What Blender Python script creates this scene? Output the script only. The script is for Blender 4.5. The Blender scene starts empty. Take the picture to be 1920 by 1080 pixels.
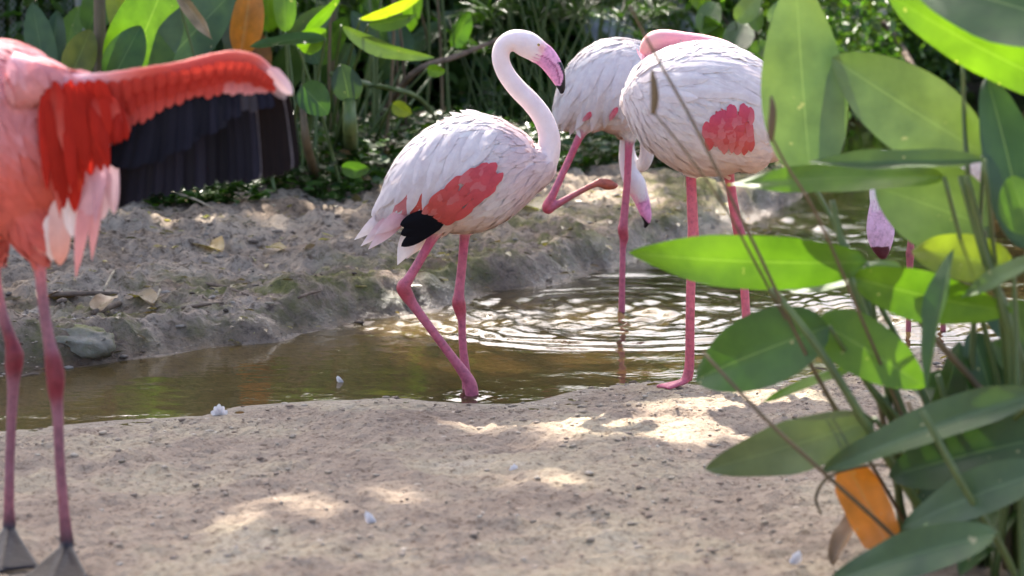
import bpy, math, random
import numpy as np
from mathutils import Vector, Matrix
from mathutils.bvhtree import BVHTree
from mathutils.kdtree import KDTree

random.seed(7)
RNG = np.random.default_rng(7)
SC = bpy.context.scene
COL = SC.collection

# ------------------------------------------------------------------ camera
H = 1.20
PITCH = math.radians(8.8)
LENS = 85.0
F = LENS / 36.0 * 1920.0
CP, SP = math.cos(PITCH), math.sin(PITCH)
cam = bpy.data.cameras.new('camera')
cam.lens = LENS; cam.sensor_width = 36.0
cam.clip_start = 0.1; cam.clip_end = 500
cam.dof.use_dof = True
cam.dof.focus_distance = 6.2
cam.dof.aperture_fstop = 4.0
camo = bpy.data.objects.new('camera', cam); COL.objects.link(camo)
camo.location = (0, 0, H); camo.rotation_euler = (math.pi / 2 - PITCH, 0, 0)
SC.camera = camo

# ------------------------------------------------------------------ sky, sun, exposure
SUN_EL = math.radians(46)
SUN_AZ = math.radians(-16)          # measured from +Y towards +X
world = bpy.data.worlds.new('World'); SC.world = world
world.use_nodes = True
wn = world.node_tree.nodes; wl = world.node_tree.links
bg = wn['Background']
sky = wn.new('ShaderNodeTexSky'); sky.sky_type = 'NISHITA'; sky.sun_disc = False
sky.sun_elevation = SUN_EL; sky.sun_rotation = SUN_AZ
sky.air_density = 0.8; sky.dust_density = 5.0; sky.ozone_density = 1.0
wl.new(sky.outputs[0], bg.inputs[0]); bg.inputs[1].default_value = 0.15
sun = bpy.data.lights.new('sun', 'SUN'); sun.energy = 4.2; sun.angle = math.radians(0.6)
sun.color = (1.0, 0.94, 0.84)
suno = bpy.data.objects.new('sun', sun); COL.objects.link(suno)
sdir = Vector((math.sin(SUN_AZ) * math.cos(SUN_EL), math.cos(SUN_AZ) * math.cos(SUN_EL), math.sin(SUN_EL)))
suno.rotation_euler = sdir.to_track_quat('Z', 'Y').to_euler()
suno.location = sdir * 30
SC.view_settings.view_transform = 'Standard'
SC.view_settings.look = 'None'
SC.view_settings.gamma = 1.0
SC.view_settings.exposure = 1.95
SC.cycles.max_bounces = 8
SC.cycles.transparent_max_bounces = 12
SC.cycles.caustics_reflective = False
SC.cycles.caustics_refractive = False
SC.cycles.sample_clamp_indirect = 8.0

# ------------------------------------------------------------------ geometry of the view (used to survey positions)
def at(px, py, Y):
    dx = (px - 960) / F; dy = -(py - 540) / F
    d = (dx, CP + dy * SP, -SP + dy * CP)
    t = Y / d[1]
    return Vector((d[0] * t, Y, H + d[2] * t))
def raydir(px, py):
    dx = (px - 960) / F; dy = -(py - 540) / F
    return Vector((dx, CP + dy * SP, -SP + dy * CP)).normalized()
def gnd(px, py, z=0.0):
    d = raydir(px, py); t = (z - H) / d.z
    return Vector((d.x * t, d.y * t, z))
def pxm(Y): return F / (Y * CP + 0.17)

# ------------------------------------------------------------------ noise
def _hash(ix, iy, iz, seed):
    h = (ix.astype(np.int64) * 374761393 + iy.astype(np.int64) * 668265263 + iz.astype(np.int64) * 2147483647 + seed * 974711) & 0xffffffff
    h = ((h ^ (h >> 13)) * 1274126177) & 0xffffffff
    h = (h ^ (h >> 16)) & 0xffffffff
    return h / 4294967295.0
def vnoise(x, y, seed=0):
    x = np.asarray(x, float); y = np.asarray(y, float)
    ix = np.floor(x); iy = np.floor(y); fx = x - ix; fy = y - iy
    fx = fx * fx * fx * (fx * (fx * 6 - 15) + 10); fy = fy * fy * fy * (fy * (fy * 6 - 15) + 10); z = np.zeros_like(ix)
    a = _hash(ix, iy, z, seed); b = _hash(ix + 1, iy, z, seed); c = _hash(ix, iy + 1, z, seed); d = _hash(ix + 1, iy + 1, z, seed)
    return (a * (1 - fx) + b * fx) * (1 - fy) + (c * (1 - fx) + d * fx) * fy * 1.0
def fbm(x, y, seed=0, oct=4, gain=0.5):
    s = 0; a = 1; tot = 0
    for o in range(oct):
        s = s + a * (vnoise(x * 2 ** o + o * 17.3, y * 2 ** o - o * 9.1, seed + o) * 2 - 1); tot += a; a *= gain
    return s / tot
def sstep(e0, e1, x):
    t = np.clip((np.asarray(x, float) - e0) / (e1 - e0), 0, 1); return t * t * (3 - 2 * t)

# ------------------------------------------------------------------ mesh helpers
class MB:
    def __init__(s): s.V = []; s.F = []; s.C = []; s.U = []; s.n = 0
    def add(s, V, Fc, C=None, U=None):
        V = np.asarray(V, float).reshape(-1, 3); n = len(V)
        s.V.append(V)
        s.F += [tuple(i + s.n for i in f) for f in Fc]
        if C is None: C = np.ones((n, 4))
        C = np.asarray(C, float)
        if C.ndim == 1: C = np.tile(C if len(C) == 4 else np.append(C, 1.0), (n, 1))
        s.C.append(C)
        s.U.append(np.zeros((n, 2)) if U is None else np.asarray(U, float))
        s.n += n
    def mesh(s, name, mat=None, smooth=True):
        return make_mesh(name, np.concatenate(s.V), s.F, np.concatenate(s.C), np.concatenate(s.U), mat, smooth)
def make_mesh(name, V, Fc, C=None, U=None, mat=None, smooth=True):
    me = bpy.data.meshes.new(name)
    V = np.ascontiguousarray(V, dtype=np.float32)
    if isinstance(Fc, np.ndarray):
        k = Fc.shape[1]; lens = np.full(len(Fc), k, np.int32); flat = Fc.reshape(-1).astype(np.int32)
    else:
        lens = np.array([len(f) for f in Fc], np.int32); flat = np.array([i for f in Fc for i in f], np.int32)
    me.vertices.add(len(V)); me.vertices.foreach_set('co', V.reshape(-1))
    me.loops.add(len(flat)); me.loops.foreach_set('vertex_index', flat)
    me.polygons.add(len(lens))
    me.polygons.foreach_set('loop_start', np.concatenate(([0], np.cumsum(lens)[:-1])).astype(np.int32))
    if smooth: me.polygons.foreach_set('use_smooth', np.ones(len(lens), bool))
    me.update(calc_edges=True)
    if C is not None:
        a = me.color_attributes.new('Col', 'FLOAT_COLOR', 'POINT')
        a.data.foreach_set('color', np.ascontiguousarray(C, dtype=np.float32).reshape(-1))
    if U is not None:
        uv = me.uv_layers.new(name='UVMap')
        uv.data.foreach_set('uv', np.ascontiguousarray(U[flat], dtype=np.float32).reshape(-1))
    if mat: me.materials.append(mat)
    return me
def link(name, me, parent=None, label=None, cat=None, group=None, kind=None, color=None):
    o = bpy.data.objects.new(name, me); COL.objects.link(o)
    if parent is not None:
        o.parent = parent
        o.matrix_parent_inverse = PINV[parent.name] if parent.name in PINV else Matrix()
    if label: o['label'] = label
    if cat: o['category'] = cat
    if group: o['group'] = group
    if kind: o['kind'] = kind
    if color is not None: o.color = (*color[:3], color[3] if len(color) > 3 else 0.35)
    return o
PINV = {}
def thing(name, loc, label, cat, group=None):
    o = bpy.data.objects.new(name, None); COL.objects.link(o); o.location = loc
    o.empty_display_size = 0.1
    PINV[o.name] = Matrix.Translation(-Vector(loc))
    o['label'] = label; o['category'] = cat
    if group: o['group'] = group
    return o

def cr(A, m):
    """Catmull-Rom through the rows of A, m samples per span"""
    A = np.asarray(A, float); n = len(A)
    P = np.vstack([2 * A[0] - A[1], A, 2 * A[-1] - A[-2]])
    out = []
    for i in range(n - 1):
        p0, p1, p2, p3 = P[i:i + 4]
        for k in range(m):
            t = k / m
            out.append(0.5 * ((2 * p1) + (-p0 + p2) * t + (2 * p0 - 5 * p1 + 4 * p2 - p3) * t * t + (-p0 + 3 * p1 - 3 * p2 + p3) * t ** 3))
    out.append(A[-1]); return np.array(out)
def loft(P, rn, rl, lat, seg=20):
    """rings along P, lateral axis lat; rn radius across, rl radius along lat"""
    P = np.asarray(P, float); m = len(P)
    T = np.gradient(P, axis=0); T /= np.linalg.norm(T, axis=1)[:, None] + 1e-9
    lat = np.asarray(lat, float)
    L = lat[None] - (T @ lat)[:, None] * T
    L /= np.linalg.norm(L, axis=1)[:, None] + 1e-9
    N = np.cross(L, T)
    a = np.linspace(0, 2 * math.pi, seg, endpoint=False)
    V = P[:, None] + N[:, None] * (np.cos(a)[None, :, None] * np.asarray(rn)[:, None, None]) + L[:, None] * (np.sin(a)[None, :, None] * np.asarray(rl)[:, None, None])
    V = V.reshape(-1, 3)
    Fc = []
    for i in range(m - 1):
        for j in range(seg):
            k = (j + 1) % seg
            Fc.append((i * seg + j, i * seg + k, (i + 1) * seg + k, (i + 1) * seg + j))
    Fc.append(tuple(range(seg))[::-1]); Fc.append(tuple((m - 1) * seg + j for j in range(seg)))
    return V, Fc
def tube(pts, rad, seg=7, sub=5, smooth=True):
    pts = [tuple(p) for p in pts]
    if not hasattr(rad, '__len__'): rad = [rad] * len(pts)
    A = np.hstack([np.array(pts, float), np.array(rad, float)[:, None]])
    if len(A) > 2 or sub > 1: A = cr(A, sub)
    d = A[-1, :3] - A[0, :3]
    lat = (0, 1, 0) if abs(d[1]) < 0.75 * np.linalg.norm(d) else (1, 0, 0)
    return loft(A[:, :3], np.maximum(A[:, 3], 1e-4), np.maximum(A[:, 3], 1e-4), lat, seg)

# ------------------------------------------------------------------ materials
def nodes(name):
    m = bpy.data.materials.new(name); m.use_nodes = True
    nt = m.node_tree; nt.nodes.clear()
    out = nt.nodes.new('ShaderNodeOutputMaterial')
    return m, nt, out
def N(nt, typ, **kw):
    n = nt.nodes.new(typ)
    for k, v in kw.items():
        if k.startswith('i_'):
            key = k[2:]
            key = int(key) if key.isdigit() else key.replace('_', ' ')
            n.inputs[key].default_value = v
        else: setattr(n, k, v)
    return n
def ramp(nt, src, stops):
    r = nt.nodes.new('ShaderNodeValToRGB'); e = r.color_ramp.elements
    while len(e) < len(stops): e.new(0.5)
    for el, (p, c) in zip(e, stops): el.position = p; el.color = (*c, 1) if len(c) == 3 else c
    nt.links.new(src, r.inputs[0]); return r
def mix(nt, a, b, fac, mode='MIX'):
    m = nt.nodes.new('ShaderNodeMix'); m.data_type = 'RGBA'; m.blend_type = mode
    for s, v in ((6, a), (7, b), (0, fac)):
        if isinstance(v, bpy.types.NodeSocket): nt.links.new(v, m.inputs[s])
        else: m.inputs[s].default_value = (*v, 1) if hasattr(v, '__len__') and len(v) == 3 else v
    return m.outputs[2]
def math_(nt, op, a, b=0.5, clamp=False):
    m = nt.nodes.new('ShaderNodeMath'); m.operation = op; m.use_clamp = clamp
    for s, v in ((0, a), (1, b)):
        if isinstance(v, bpy.types.NodeSocket): nt.links.new(v, m.inputs[s])
        else: m.inputs[s].default_value = v
    return m.outputs[0]
def noise_(nt, scale, detail=4, rough=0.55, vec=None, dist=0.0):
    n = nt.nodes.new('ShaderNodeTexNoise'); n.inputs['Scale'].default_value = scale
    n.inputs['Detail'].default_value = detail; n.inputs['Roughness'].default_value = rough
    n.inputs['Distortion'].default_value = dist
    if vec is not None: nt.links.new(vec, n.inputs['Vector'])
    return n.outputs['Fac']
def geo_pos(nt): return nt.nodes.new('ShaderNodeNewGeometry').outputs['Position']
def bump(nt, h, strength, dist, normal=None):
    b = nt.nodes.new('ShaderNodeBump'); b.inputs['Strength'].default_value = strength; b.inputs['Distance'].default_value = dist
    nt.links.new(h, b.inputs['Height'])
    if normal is not None: nt.links.new(normal, b.inputs['Normal'])
    return b.outputs[0]

def mat_leaf(name, source, trans=0.4, rough=0.42, tint=(1.5, 1.9, 0.35), veins=True, spots=0.0):
    m, nt, out = nodes(name); L = nt.links
    if source == 'object':
        c = nt.nodes.new('ShaderNodeObjectInfo').outputs['Color']
    else:
        c = N(nt, 'ShaderNodeAttribute', attribute_name='Col').outputs['Color']
    pos = geo_pos(nt)
    n1 = noise_(nt, 14, 3, 0.6, pos)
    r1 = ramp(nt, n1, [(0.3, (0.72, 0.74, 0.70)), (0.7, (1.22, 1.18, 1.1))])
    c = mix(nt, c, r1.outputs[0], 1.0, 'MULTIPLY')
    r0 = ramp(nt, noise_(nt, 4.5, 3, 0.6, pos), [(0.3, (0.74, 0.80, 0.72)), (0.7, (1.22, 1.14, 1.0))])
    c = mix(nt, c, r0.outputs[0], 1.0, 'MULTIPLY')
    nrm = None
    if veins:
        uv = nt.nodes.new('ShaderNodeUVMap').outputs[0]
        sx = nt.nodes.new('ShaderNodeSeparateXYZ'); L.new(uv, sx.inputs[0])
        av = math_(nt, 'ABSOLUTE', math_(nt, 'SUBTRACT', sx.outputs[0], 0.5))
        ph = math_(nt, 'SUBTRACT', math_(nt, 'MULTIPLY', sx.outputs[1], 260.0), math_(nt, 'MULTIPLY', av, 150.0))
        w = math_(nt, 'SINE', ph)
        mid = math_(nt, 'LESS_THAN', av, 0.009)
        vein = math_(nt, 'ADD', math_(nt, 'MULTIPLY', w, 0.5), 0.5)
        c = mix(nt, c, (0.86, 0.9, 0.84), math_(nt, 'MULTIPLY', vein, 0.35), 'MULTIPLY')
        c = mix(nt, c, (0.30, 0.38, 0.16), math_(nt, 'MULTIPLY', mid, 0.32))
        hh = math_(nt, 'ADD', vein, math_(nt, 'MULTIPLY', mid, 3.0))
        nrm = bump(nt, hh, 0.25, 0.0015)
    if spots:
        n2 = noise_(nt, 42, 2, 0.5, pos)
        f = math_(nt, 'MULTIPLY', math_(nt, 'GREATER_THAN', n2, 0.735), spots)
        c = mix(nt, c, (0.45, 0.38, 0.22), f)
    p = N(nt, 'ShaderNodeBsdfPrincipled'); L.new(c, p.inputs['Base Color'])
    n3 = noise_(nt, 9, 2, 0.5, pos)
    L.new(math_(nt, 'ADD', math_(nt, 'MULTIPLY', n3, 0.3), rough - 0.15), p.inputs['Roughness'])
    p.inputs['Specular IOR Level'].default_value = 0.5
    t = nt.nodes.new('ShaderNodeBsdfTranslucent'); L.new(mix(nt, c, tint, 1.0, 'MULTIPLY'), t.inputs[0])
    if nrm is not None: L.new(nrm, p.inputs['Normal'])
    ms = nt.nodes.new('ShaderNodeMixShader'); ms.inputs[0].default_value = trans
    if source == 'object': L.new(nt.nodes.new('ShaderNodeObjectInfo').outputs['Alpha'], ms.inputs[0])
    L.new(p.outputs[0], ms.inputs[1]); L.new(t.outputs[0], ms.inputs[2]); L.new(ms.outputs[0], out.inputs[0])
    return m
def mat_simple(name, col, rough=0.7, var=0.25, scale=20, bumpd=0.003, bscale=60, spec=0.3, stretch=None):
    m, nt, out = nodes(name); L = nt.links
    vec = nt.nodes.new('ShaderNodeTexCoord').outputs['Object']
    if stretch:
        mp = nt.nodes.new('ShaderNodeMapping'); mp.inputs['Scale'].default_value = stretch; L.new(vec, mp.inputs[0]); vec = mp.outputs[0]
    n = noise_(nt, scale, 5, 0.6, vec)
    lo = tuple(max(0, c * (1 - var)) for c in col); hi = tuple(c * (1 + var) for c in col)
    r = ramp(nt, n, [(0.3, lo), (0.7, hi)])
    p = N(nt, 'ShaderNodeBsdfPrincipled'); L.new(r.outputs[0], p.inputs['Base Color'])
    p.inputs['Roughness'].default_value = rough; p.inputs['Specular IOR Level'].default_value = spec
    L.new(bump(nt, noise_(nt, bscale, 5, 0.65, vec), 0.6, bumpd), p.inputs['Normal'])
    L.new(p.outputs[0], out.inputs[0]); return m
def mat_body():
    m, nt, out = nodes('flamingo_skin_and_down'); L = nt.links
    at_ = N(nt, 'ShaderNodeAttribute', attribute_name='Col')
    pos = nt.nodes.new('ShaderNodeTexCoord').outputs['Object']
    fe = math_(nt, 'GREATER_THAN', at_.outputs['Alpha'], 0.3)
    n1 = noise_(nt, 26, 4, 0.6, pos)
    r = ramp(nt, n1, [(0.3, (0.93, 0.90, 0.90)), (0.7, (1.04, 1.05, 1.05))])
    c = mix(nt, at_.outputs['Color'], r.outputs[0], 1.0, 'MULTIPLY')
    mk = ramp(nt, noise_(nt, 75, 4, 0.7, pos), [(0.32, (0.68, 0.66, 0.70)), (0.5, (1.0, 1.0, 1.0)), (0.7, (1.15, 1.2, 1.2))])
    c = mix(nt, c, mk.outputs[0], math_(nt, 'SUBTRACT', 1.0, fe), 'MULTIPLY')
    p = N(nt, 'ShaderNodeBsdfPrincipled'); L.new(c, p.inputs['Base Color'])
    L.new(math_(nt, 'ADD', math_(nt, 'MULTIPLY', fe, 0.33), 0.42), p.inputs['Roughness'])
    L.new(math_(nt, 'MULTIPLY', fe, 0.25), p.inputs['Sheen Weight'])
    p.inputs['Specular IOR Level'].default_value = 0.35
    p.inputs['Subsurface Weight'].default_value = 0.12
    p.inputs['Subsurface Radius'].default_value = (0.02, 0.012, 0.01)
    p.inputs['Subsurface Scale'].default_value = 0.5
    nb = math_(nt, 'ADD', noise_(nt, 190, 3, 0.6, pos), math_(nt, 'MULTIPLY', noise_(nt, 60, 3, 0.6, pos), 1.6))
    L.new(bump(nt, nb, 0.35, 0.0022), p.inputs['Normal'])
    L.new(p.outputs[0], out.inputs[0]); return m
def mat_feather():
    m, nt, out = nodes('feather_vane'); L = nt.links
    at_ = N(nt, 'ShaderNodeAttribute', attribute_name='Col')
    uv = nt.nodes.new('ShaderNodeUVMap').outputs[0]
    sx = nt.nodes.new('ShaderNodeSeparateXYZ'); L.new(uv, sx.inputs[0])
    av = math_(nt, 'ABSOLUTE', math_(nt, 'SUBTRACT', sx.outputs[0], 0.5))
    w = math_(nt, 'SINE', math_(nt, 'SUBTRACT', math_(nt, 'MULTIPLY', sx.outputs[1], 150.0), math_(nt, 'MULTIPLY', av, 110.0)))
    mid = math_(nt, 'LESS_THAN', av, 0.03)
    c = at_.outputs['Color']
    c = mix(nt, c, (0.90, 0.85, 0.86), math_(nt, 'MULTIPLY', math_(nt, 'ADD', math_(nt, 'MULTIPLY', w, 0.5), 0.5), 0.25), 'MULTIPLY')
    pn = noise_(nt, 38, 4, 0.65, geo_pos(nt))
    c = mix(nt, c, ramp(nt, pn, [(0.3, (0.90, 0.86, 0.88)), (0.7, (1.05, 1.05, 1.05))]).outputs[0], 1.0, 'MULTIPLY')
    p = N(nt, 'ShaderNodeBsdfPrincipled'); L.new(c, p.inputs['Base Color'])
    p.inputs['Roughness'].default_value = 0.55
    p.inputs['Specular IOR Level'].default_value = 0.10
    L.new(bump(nt, math_(nt, 'ADD', w, math_(nt, 'MULTIPLY', mid, 3.0)), 0.2, 0.0008), p.inputs['Normal'])
    t = nt.nodes.new('ShaderNodeBsdfTranslucent'); L.new(c, t.inputs[0])
    ms = nt.nodes.new('ShaderNodeMixShader'); ms.inputs[0].default_value = 0.3
    L.new(p.outputs[0], ms.inputs[1]); L.new(t.outputs[0], ms.inputs[2]); L.new(ms.outputs[0], out.inputs[0])
    return m
def mat_ground():
    m, nt, out = nodes('sand_and_soil'); L = nt.links
    z = N(nt, 'ShaderNodeAttribute', attribute_name='Col')
    sx = nt.nodes.new('ShaderNodeSeparateColor'); L.new(z.outputs['Color'], sx.inputs[0])
    sand, moss, wet = sx.outputs
    pos = geo_pos(nt)
    # near sand
    a = ramp(nt, noise_(nt, 3.2, 5, 0.6, pos), [(0.30, (0.26, 0.19, 0.138)), (0.47, (0.36, 0.275, 0.198)), (0.60, (0.43, 0.345, 0.232)), (0.75, (0.47, 0.395, 0.30))])  # random soil tones; the yellower patches also put sunlit sand into the colour
    a2 = ramp(nt, noise_(nt, 55, 4, 0.7, pos), [(0.32, (0.58, 0.53, 0.50)), (0.47, (0.98, 0.98, 0.98)), (0.75, (1.14, 1.14, 1.14))])
    ca = mix(nt, a.outputs[0], a2.outputs[0], 1.0, 'MULTIPLY')
    sp = ramp(nt, noise_(nt, 85, 3, 0.6, pos), [(0.55, (1, 1, 1)), (0.66, (0.52, 0.46, 0.41))])
    ca = mix(nt, ca, sp.outputs[0], 0.9, 'MULTIPLY')
    # far bank soil with litter
    b = ramp(nt, noise_(nt, 2.3, 6, 0.65, pos, 0.4), [(0.28, (0.19, 0.12, 0.072)), (0.45, (0.31, 0.228, 0.162)), (0.60, (0.40, 0.32, 0.245)), (0.74, (0.47, 0.32, 0.155))])
    b2 = ramp(nt, noise_(nt, 34, 5, 0.75, pos, 0.6), [(0.36, (0.28, 0.24, 0.21)), (0.5, (0.90, 0.90, 0.90)), (0.74, (1.3, 1.27, 1.22))])
    cb = mix(nt, b.outputs[0], b2.outputs[0], 1.0, 'MULTIPLY')
    c = mix(nt, cb, ca, sand)
    mo = ramp(nt, noise_(nt, 22, 5, 0.7, pos), [(0.3, (0.055, 0.055, 0.015)), (0.55, (0.16, 0.155, 0.04)), (0.75, (0.30, 0.25, 0.09))])
    mf = math_(nt, 'MULTIPLY', moss, ramp(nt, noise_(nt, 4.2, 5, 0.75, pos), [(0.43, (0, 0, 0)), (0.58, (0.9, 0.9, 0.9))]).outputs[0])
    c = mix(nt, c, mo.outputs[0], mf)
    c = mix(nt, c, (0.40, 0.36, 0.33), wet, 'MULTIPLY')
    p = N(nt, 'ShaderNodeBsdfPrincipled'); L.new(c, p.inputs['Base Color'])
    L.new(math_(nt, 'SUBTRACT', 0.92, math_(nt, 'MULTIPLY', wet, 0.7)), p.inputs['Roughness'])
    p.inputs['Specular IOR Level'].default_value = 0.35
    h = math_(nt, 'ADD', noise_(nt, 70, 5, 0.7, pos), math_(nt, 'MULTIPLY', noise_(nt, 22, 4, 0.6, pos), 1.5))
    L.new(bump(nt, h, 0.95, 0.010), p.inputs['Normal'])
    L.new(p.outputs[0], out.inputs[0]); return m
def mat_water():
    m, nt, out = nodes('murky_water'); L = nt.links
    pos = geo_pos(nt)
    mp = nt.nodes.new('ShaderNodeMapping'); mp.inputs['Scale'].default_value = (0.6, 1.0, 1.0); L.new(pos, mp.inputs[0])
    h = math_(nt, 'ADD', noise_(nt, 16, 3, 0.55, mp.outputs[0]), math_(nt, 'MULTIPLY', noise_(nt, 45, 2, 0.5, mp.outputs[0]), 0.3))
    ag = N(nt, 'ShaderNodeAttribute', attribute_name='Col')
    sg = nt.nodes.new('ShaderNodeSeparateColor'); L.new(ag.outputs['Color'], sg.inputs[0])
    mp2 = nt.nodes.new('ShaderNodeMapping'); mp2.inputs['Scale'].default_value = (0.42, 1.0, 1.0); L.new(pos, mp2.inputs[0])
    h2 = math_(nt, 'ADD', noise_(nt, 44, 2, 0.5, mp2.outputs[0], 0.3), math_(nt, 'MULTIPLY', noise_(nt, 95, 1, 0.5, mp2.outputs[0]), 0.5))
    h = math_(nt, 'ADD', math_(nt, 'MULTIPLY', h, 0.25), math_(nt, 'MULTIPLY', h2, math_(nt, 'MULTIPLY', sg.outputs[0], 0.45)))
    nr = bump(nt, h, 1.0, 0.006)
    col = ramp(nt, noise_(nt, 1.4, 3, 0.5, pos), [(0.3, (0.13, 0.092, 0.036)), (0.7, (0.22, 0.15, 0.062))])
    di = nt.nodes.new('ShaderNodeBsdfDiffuse'); L.new(mix(nt, mix(nt, col.outputs[0], (0.05, 0.042, 0.02), math_(nt, 'MULTIPLY', sg.outputs[0], 0.8)), (0.035, 0.032, 0.016), sg.outputs[1]), di.inputs[0])
    tr = nt.nodes.new('ShaderNodeBsdfTransparent'); tr.inputs[0].default_value = (0.72, 0.57, 0.34, 1)
    m1 = nt.nodes.new('ShaderNodeMixShader'); m1.inputs[0].default_value = 0.5
    L.new(tr.outputs[0], m1.inputs[1]); L.new(di.outputs[0], m1.inputs[2])
    gl = nt.nodes.new('ShaderNodeBsdfGlossy'); gl.inputs['Roughness'].default_value = 0.035
    fr = nt.nodes.new('ShaderNodeFresnel'); fr.inputs[0].default_value = 1.33
    L.new(nr, gl.inputs['Normal']); L.new(nr, fr.inputs['Normal'])
    m2 = nt.nodes.new('ShaderNodeMixShader'); L.new(fr.outputs[0], m2.inputs[0])
    L.new(m1.outputs[0], m2.inputs[1]); L.new(gl.outputs[0], m2.inputs[2]); L.new(m2.outputs[0], out.inputs[0])
    return m
def mat_attr(name, rough=0.8, spec=0.25):
    m, nt, out = nodes(name); L = nt.links
    c = N(nt, 'ShaderNodeAttribute', attribute_name='Col').outputs['Color']
    pos = geo_pos(nt)
    r = ramp(nt, noise_(nt, 60, 4, 0.65, pos), [(0.3, (0.7, 0.7, 0.7)), (0.7, (1.2, 1.2, 1.2))])
    c = mix(nt, c, r.outputs[0], 1.0, 'MULTIPLY')
    p = N(nt, 'ShaderNodeBsdfPrincipled'); L.new(c, p.inputs['Base Color'])
    p.inputs['Roughness'].default_value = rough; p.inputs['Specular IOR Level'].default_value = spec
    L.new(bump(nt, noise_(nt, 300, 3, 0.6, pos), 0.2, 0.0008), p.inputs['Normal'])
    L.new(p.outputs[0], out.inputs[0]); return m
def mat_rock():
    m, nt, out = nodes('mossy_rock'); L = nt.links
    pos = geo_pos(nt)
    g = nt.nodes.new('ShaderNodeNewGeometry')
    a = ramp(nt, noise_(nt, 9, 6, 0.7, pos), [(0.3, (0.15, 0.125, 0.095)), (0.55, (0.27, 0.235, 0.18)), (0.75, (0.36, 0.32, 0.26))])
    mo = ramp(nt, noise_(nt, 30, 4, 0.7, pos), [(0.3, (0.07, 0.075, 0.02)), (0.7, (0.20, 0.19, 0.065))])
    f = ramp(nt, noise_(nt, 6, 4, 0.65, pos), [(0.42, (0, 0, 0)), (0.6, (1, 1, 1))])
    c = mix(nt, a.outputs[0], mo.outputs[0], f.outputs[0])
    p = N(nt, 'ShaderNodeBsdfPrincipled'); L.new(c, p.inputs['Base Color'])
    p.inputs['Roughness'].default_value = 0.75; p.inputs['Specular IOR Level'].default_value = 0.3
    L.new(bump(nt, noise_(nt, 40, 6, 0.7, pos), 0.8, 0.01), p.inputs['Normal'])
    L.new(p.outputs[0], out.inputs[0]); return m

M_GROUND = mat_ground(); M_WATER = mat_water(); M_BODY = mat_body(); M_FEATHER = mat_feather()
M_LEAF = mat_leaf('broad_leaf', 'object', 0.42, 0.40, (1.5, 1.9, 0.35), True, 0.55)
M_LEAFA = mat_leaf('small_leaf', 'attr', 0.35, 0.36, (1.4, 1.8, 0.4), False)
M_STEM = mat_simple('green_stem', (0.085, 0.12, 0.035), 0.45, 0.35, 16, 0.001, 80, 0.4, (1, 1, 0.15))
M_STEMBROWN = mat_simple('brown_stem', (0.12, 0.085, 0.045), 0.6, 0.4, 16, 0.001, 80, 0.3, (1, 1, 0.15))
M_BARK = mat_simple('bark', (0.10, 0.075, 0.055), 0.9, 0.4, 9, 0.02, 18, 0.2, (1, 1, 0.25))
M_TWIG = mat_simple('twig_wood', (0.16, 0.115, 0.085), 0.85, 0.35, 30, 0.002, 120, 0.2)
M_STRAW = mat_simple('straw', (0.36, 0.29, 0.20), 0.8, 0.3, 40, 0.001, 120, 0.2)
M_ROCK = mat_rock()
M_PALE = mat_simple('pale_stone', (0.55, 0.53, 0.56), 0.85, 0.2, 6, 0.02, 20, 0.2)
M_GRIT = mat_attr('grit')
M_WIRE = mat_simple('weathered_wire', (0.30, 0.31, 0.27), 0.55, 0.3, 12, 0.0005, 60, 0.5)
M_EYE = mat_simple('eye', (0.55, 0.35, 0.08), 0.15, 0.1, 8, 0.0001, 30, 0.6)
M_PUPIL = mat_simple('pupil', (0.01, 0.01, 0.01), 0.1, 0.1, 8, 0.0001, 30, 0.6)

# ------------------------------------------------------------------ terrain
near_px = [(-900, 880), (-300, 830), (0, 806), (120, 797), (220, 788), (300, 785), (360, 780), (450, 762), (520, 757), (600, 751), (660, 750), (740, 744), (800, 752), (880, 757), (960, 758), (1010, 752), (1060, 738), (1120, 724), (1180, 716), (1240, 714), (1310, 722), (1400, 720), (1470, 710), (1540, 696), (1620, 672), (1700, 654), (1800, 640), (1920, 628), (2100, 610), (2600, 560), (3400, 500)]
far_px = [(3400, 180), (2600, 160), (2100, 165), (1900, 175), (1700, 182), (1600, 190), (1560, 205), (1548, 250), (1545, 300), (1535, 340), (1505, 372), (1440, 395), (1400, 420), (1340, 436), (1290, 452), (1240, 478), (1180, 498), (1120, 512), (1070, 528), (1010, 540), (960, 545), (915, 552), (870, 568), (800, 586), (730, 597), (670, 606), (610, 618), (560, 626), (520, 642), (440, 648), (380, 655), (300, 668), (220, 676), (140, 690), (60, 702), (0, 706), (-300, 720), (-900, 740)]
NEAR = np.array([gnd(x, y)[:2] for x, y in near_px])
FAR = np.array([gnd(x, y)[:2] for x, y in far_px])
POLY = np.vstack([NEAR, FAR])
def segdist(P, A):
    d = np.full(len(P), 1e9)
    for i in range(len(A) - 1):
        a, b = A[i], A[i + 1]; ab = b - a
        t = np.clip(((P - a) @ ab) / (ab @ ab + 1e-12), 0, 1)
        q = P - (a + t[:, None] * ab)
        d = np.minimum(d, (q * q).sum(1))
    return np.sqrt(d)
def inpoly(P, A):
    ins = np.zeros(len(P), bool); n = len(A)
    for i in range(n):
        x0, y0 = A[i]; x1, y1 = A[(i + 1) % n]
        if y0 == y1: continue
        c = ((y0 > P[:, 1]) != (y1 > P[:, 1])) & (P[:, 0] < (x1 - x0) * (P[:, 1] - y0) / (y1 - y0) + x0)
        ins ^= c
    return ins
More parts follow.
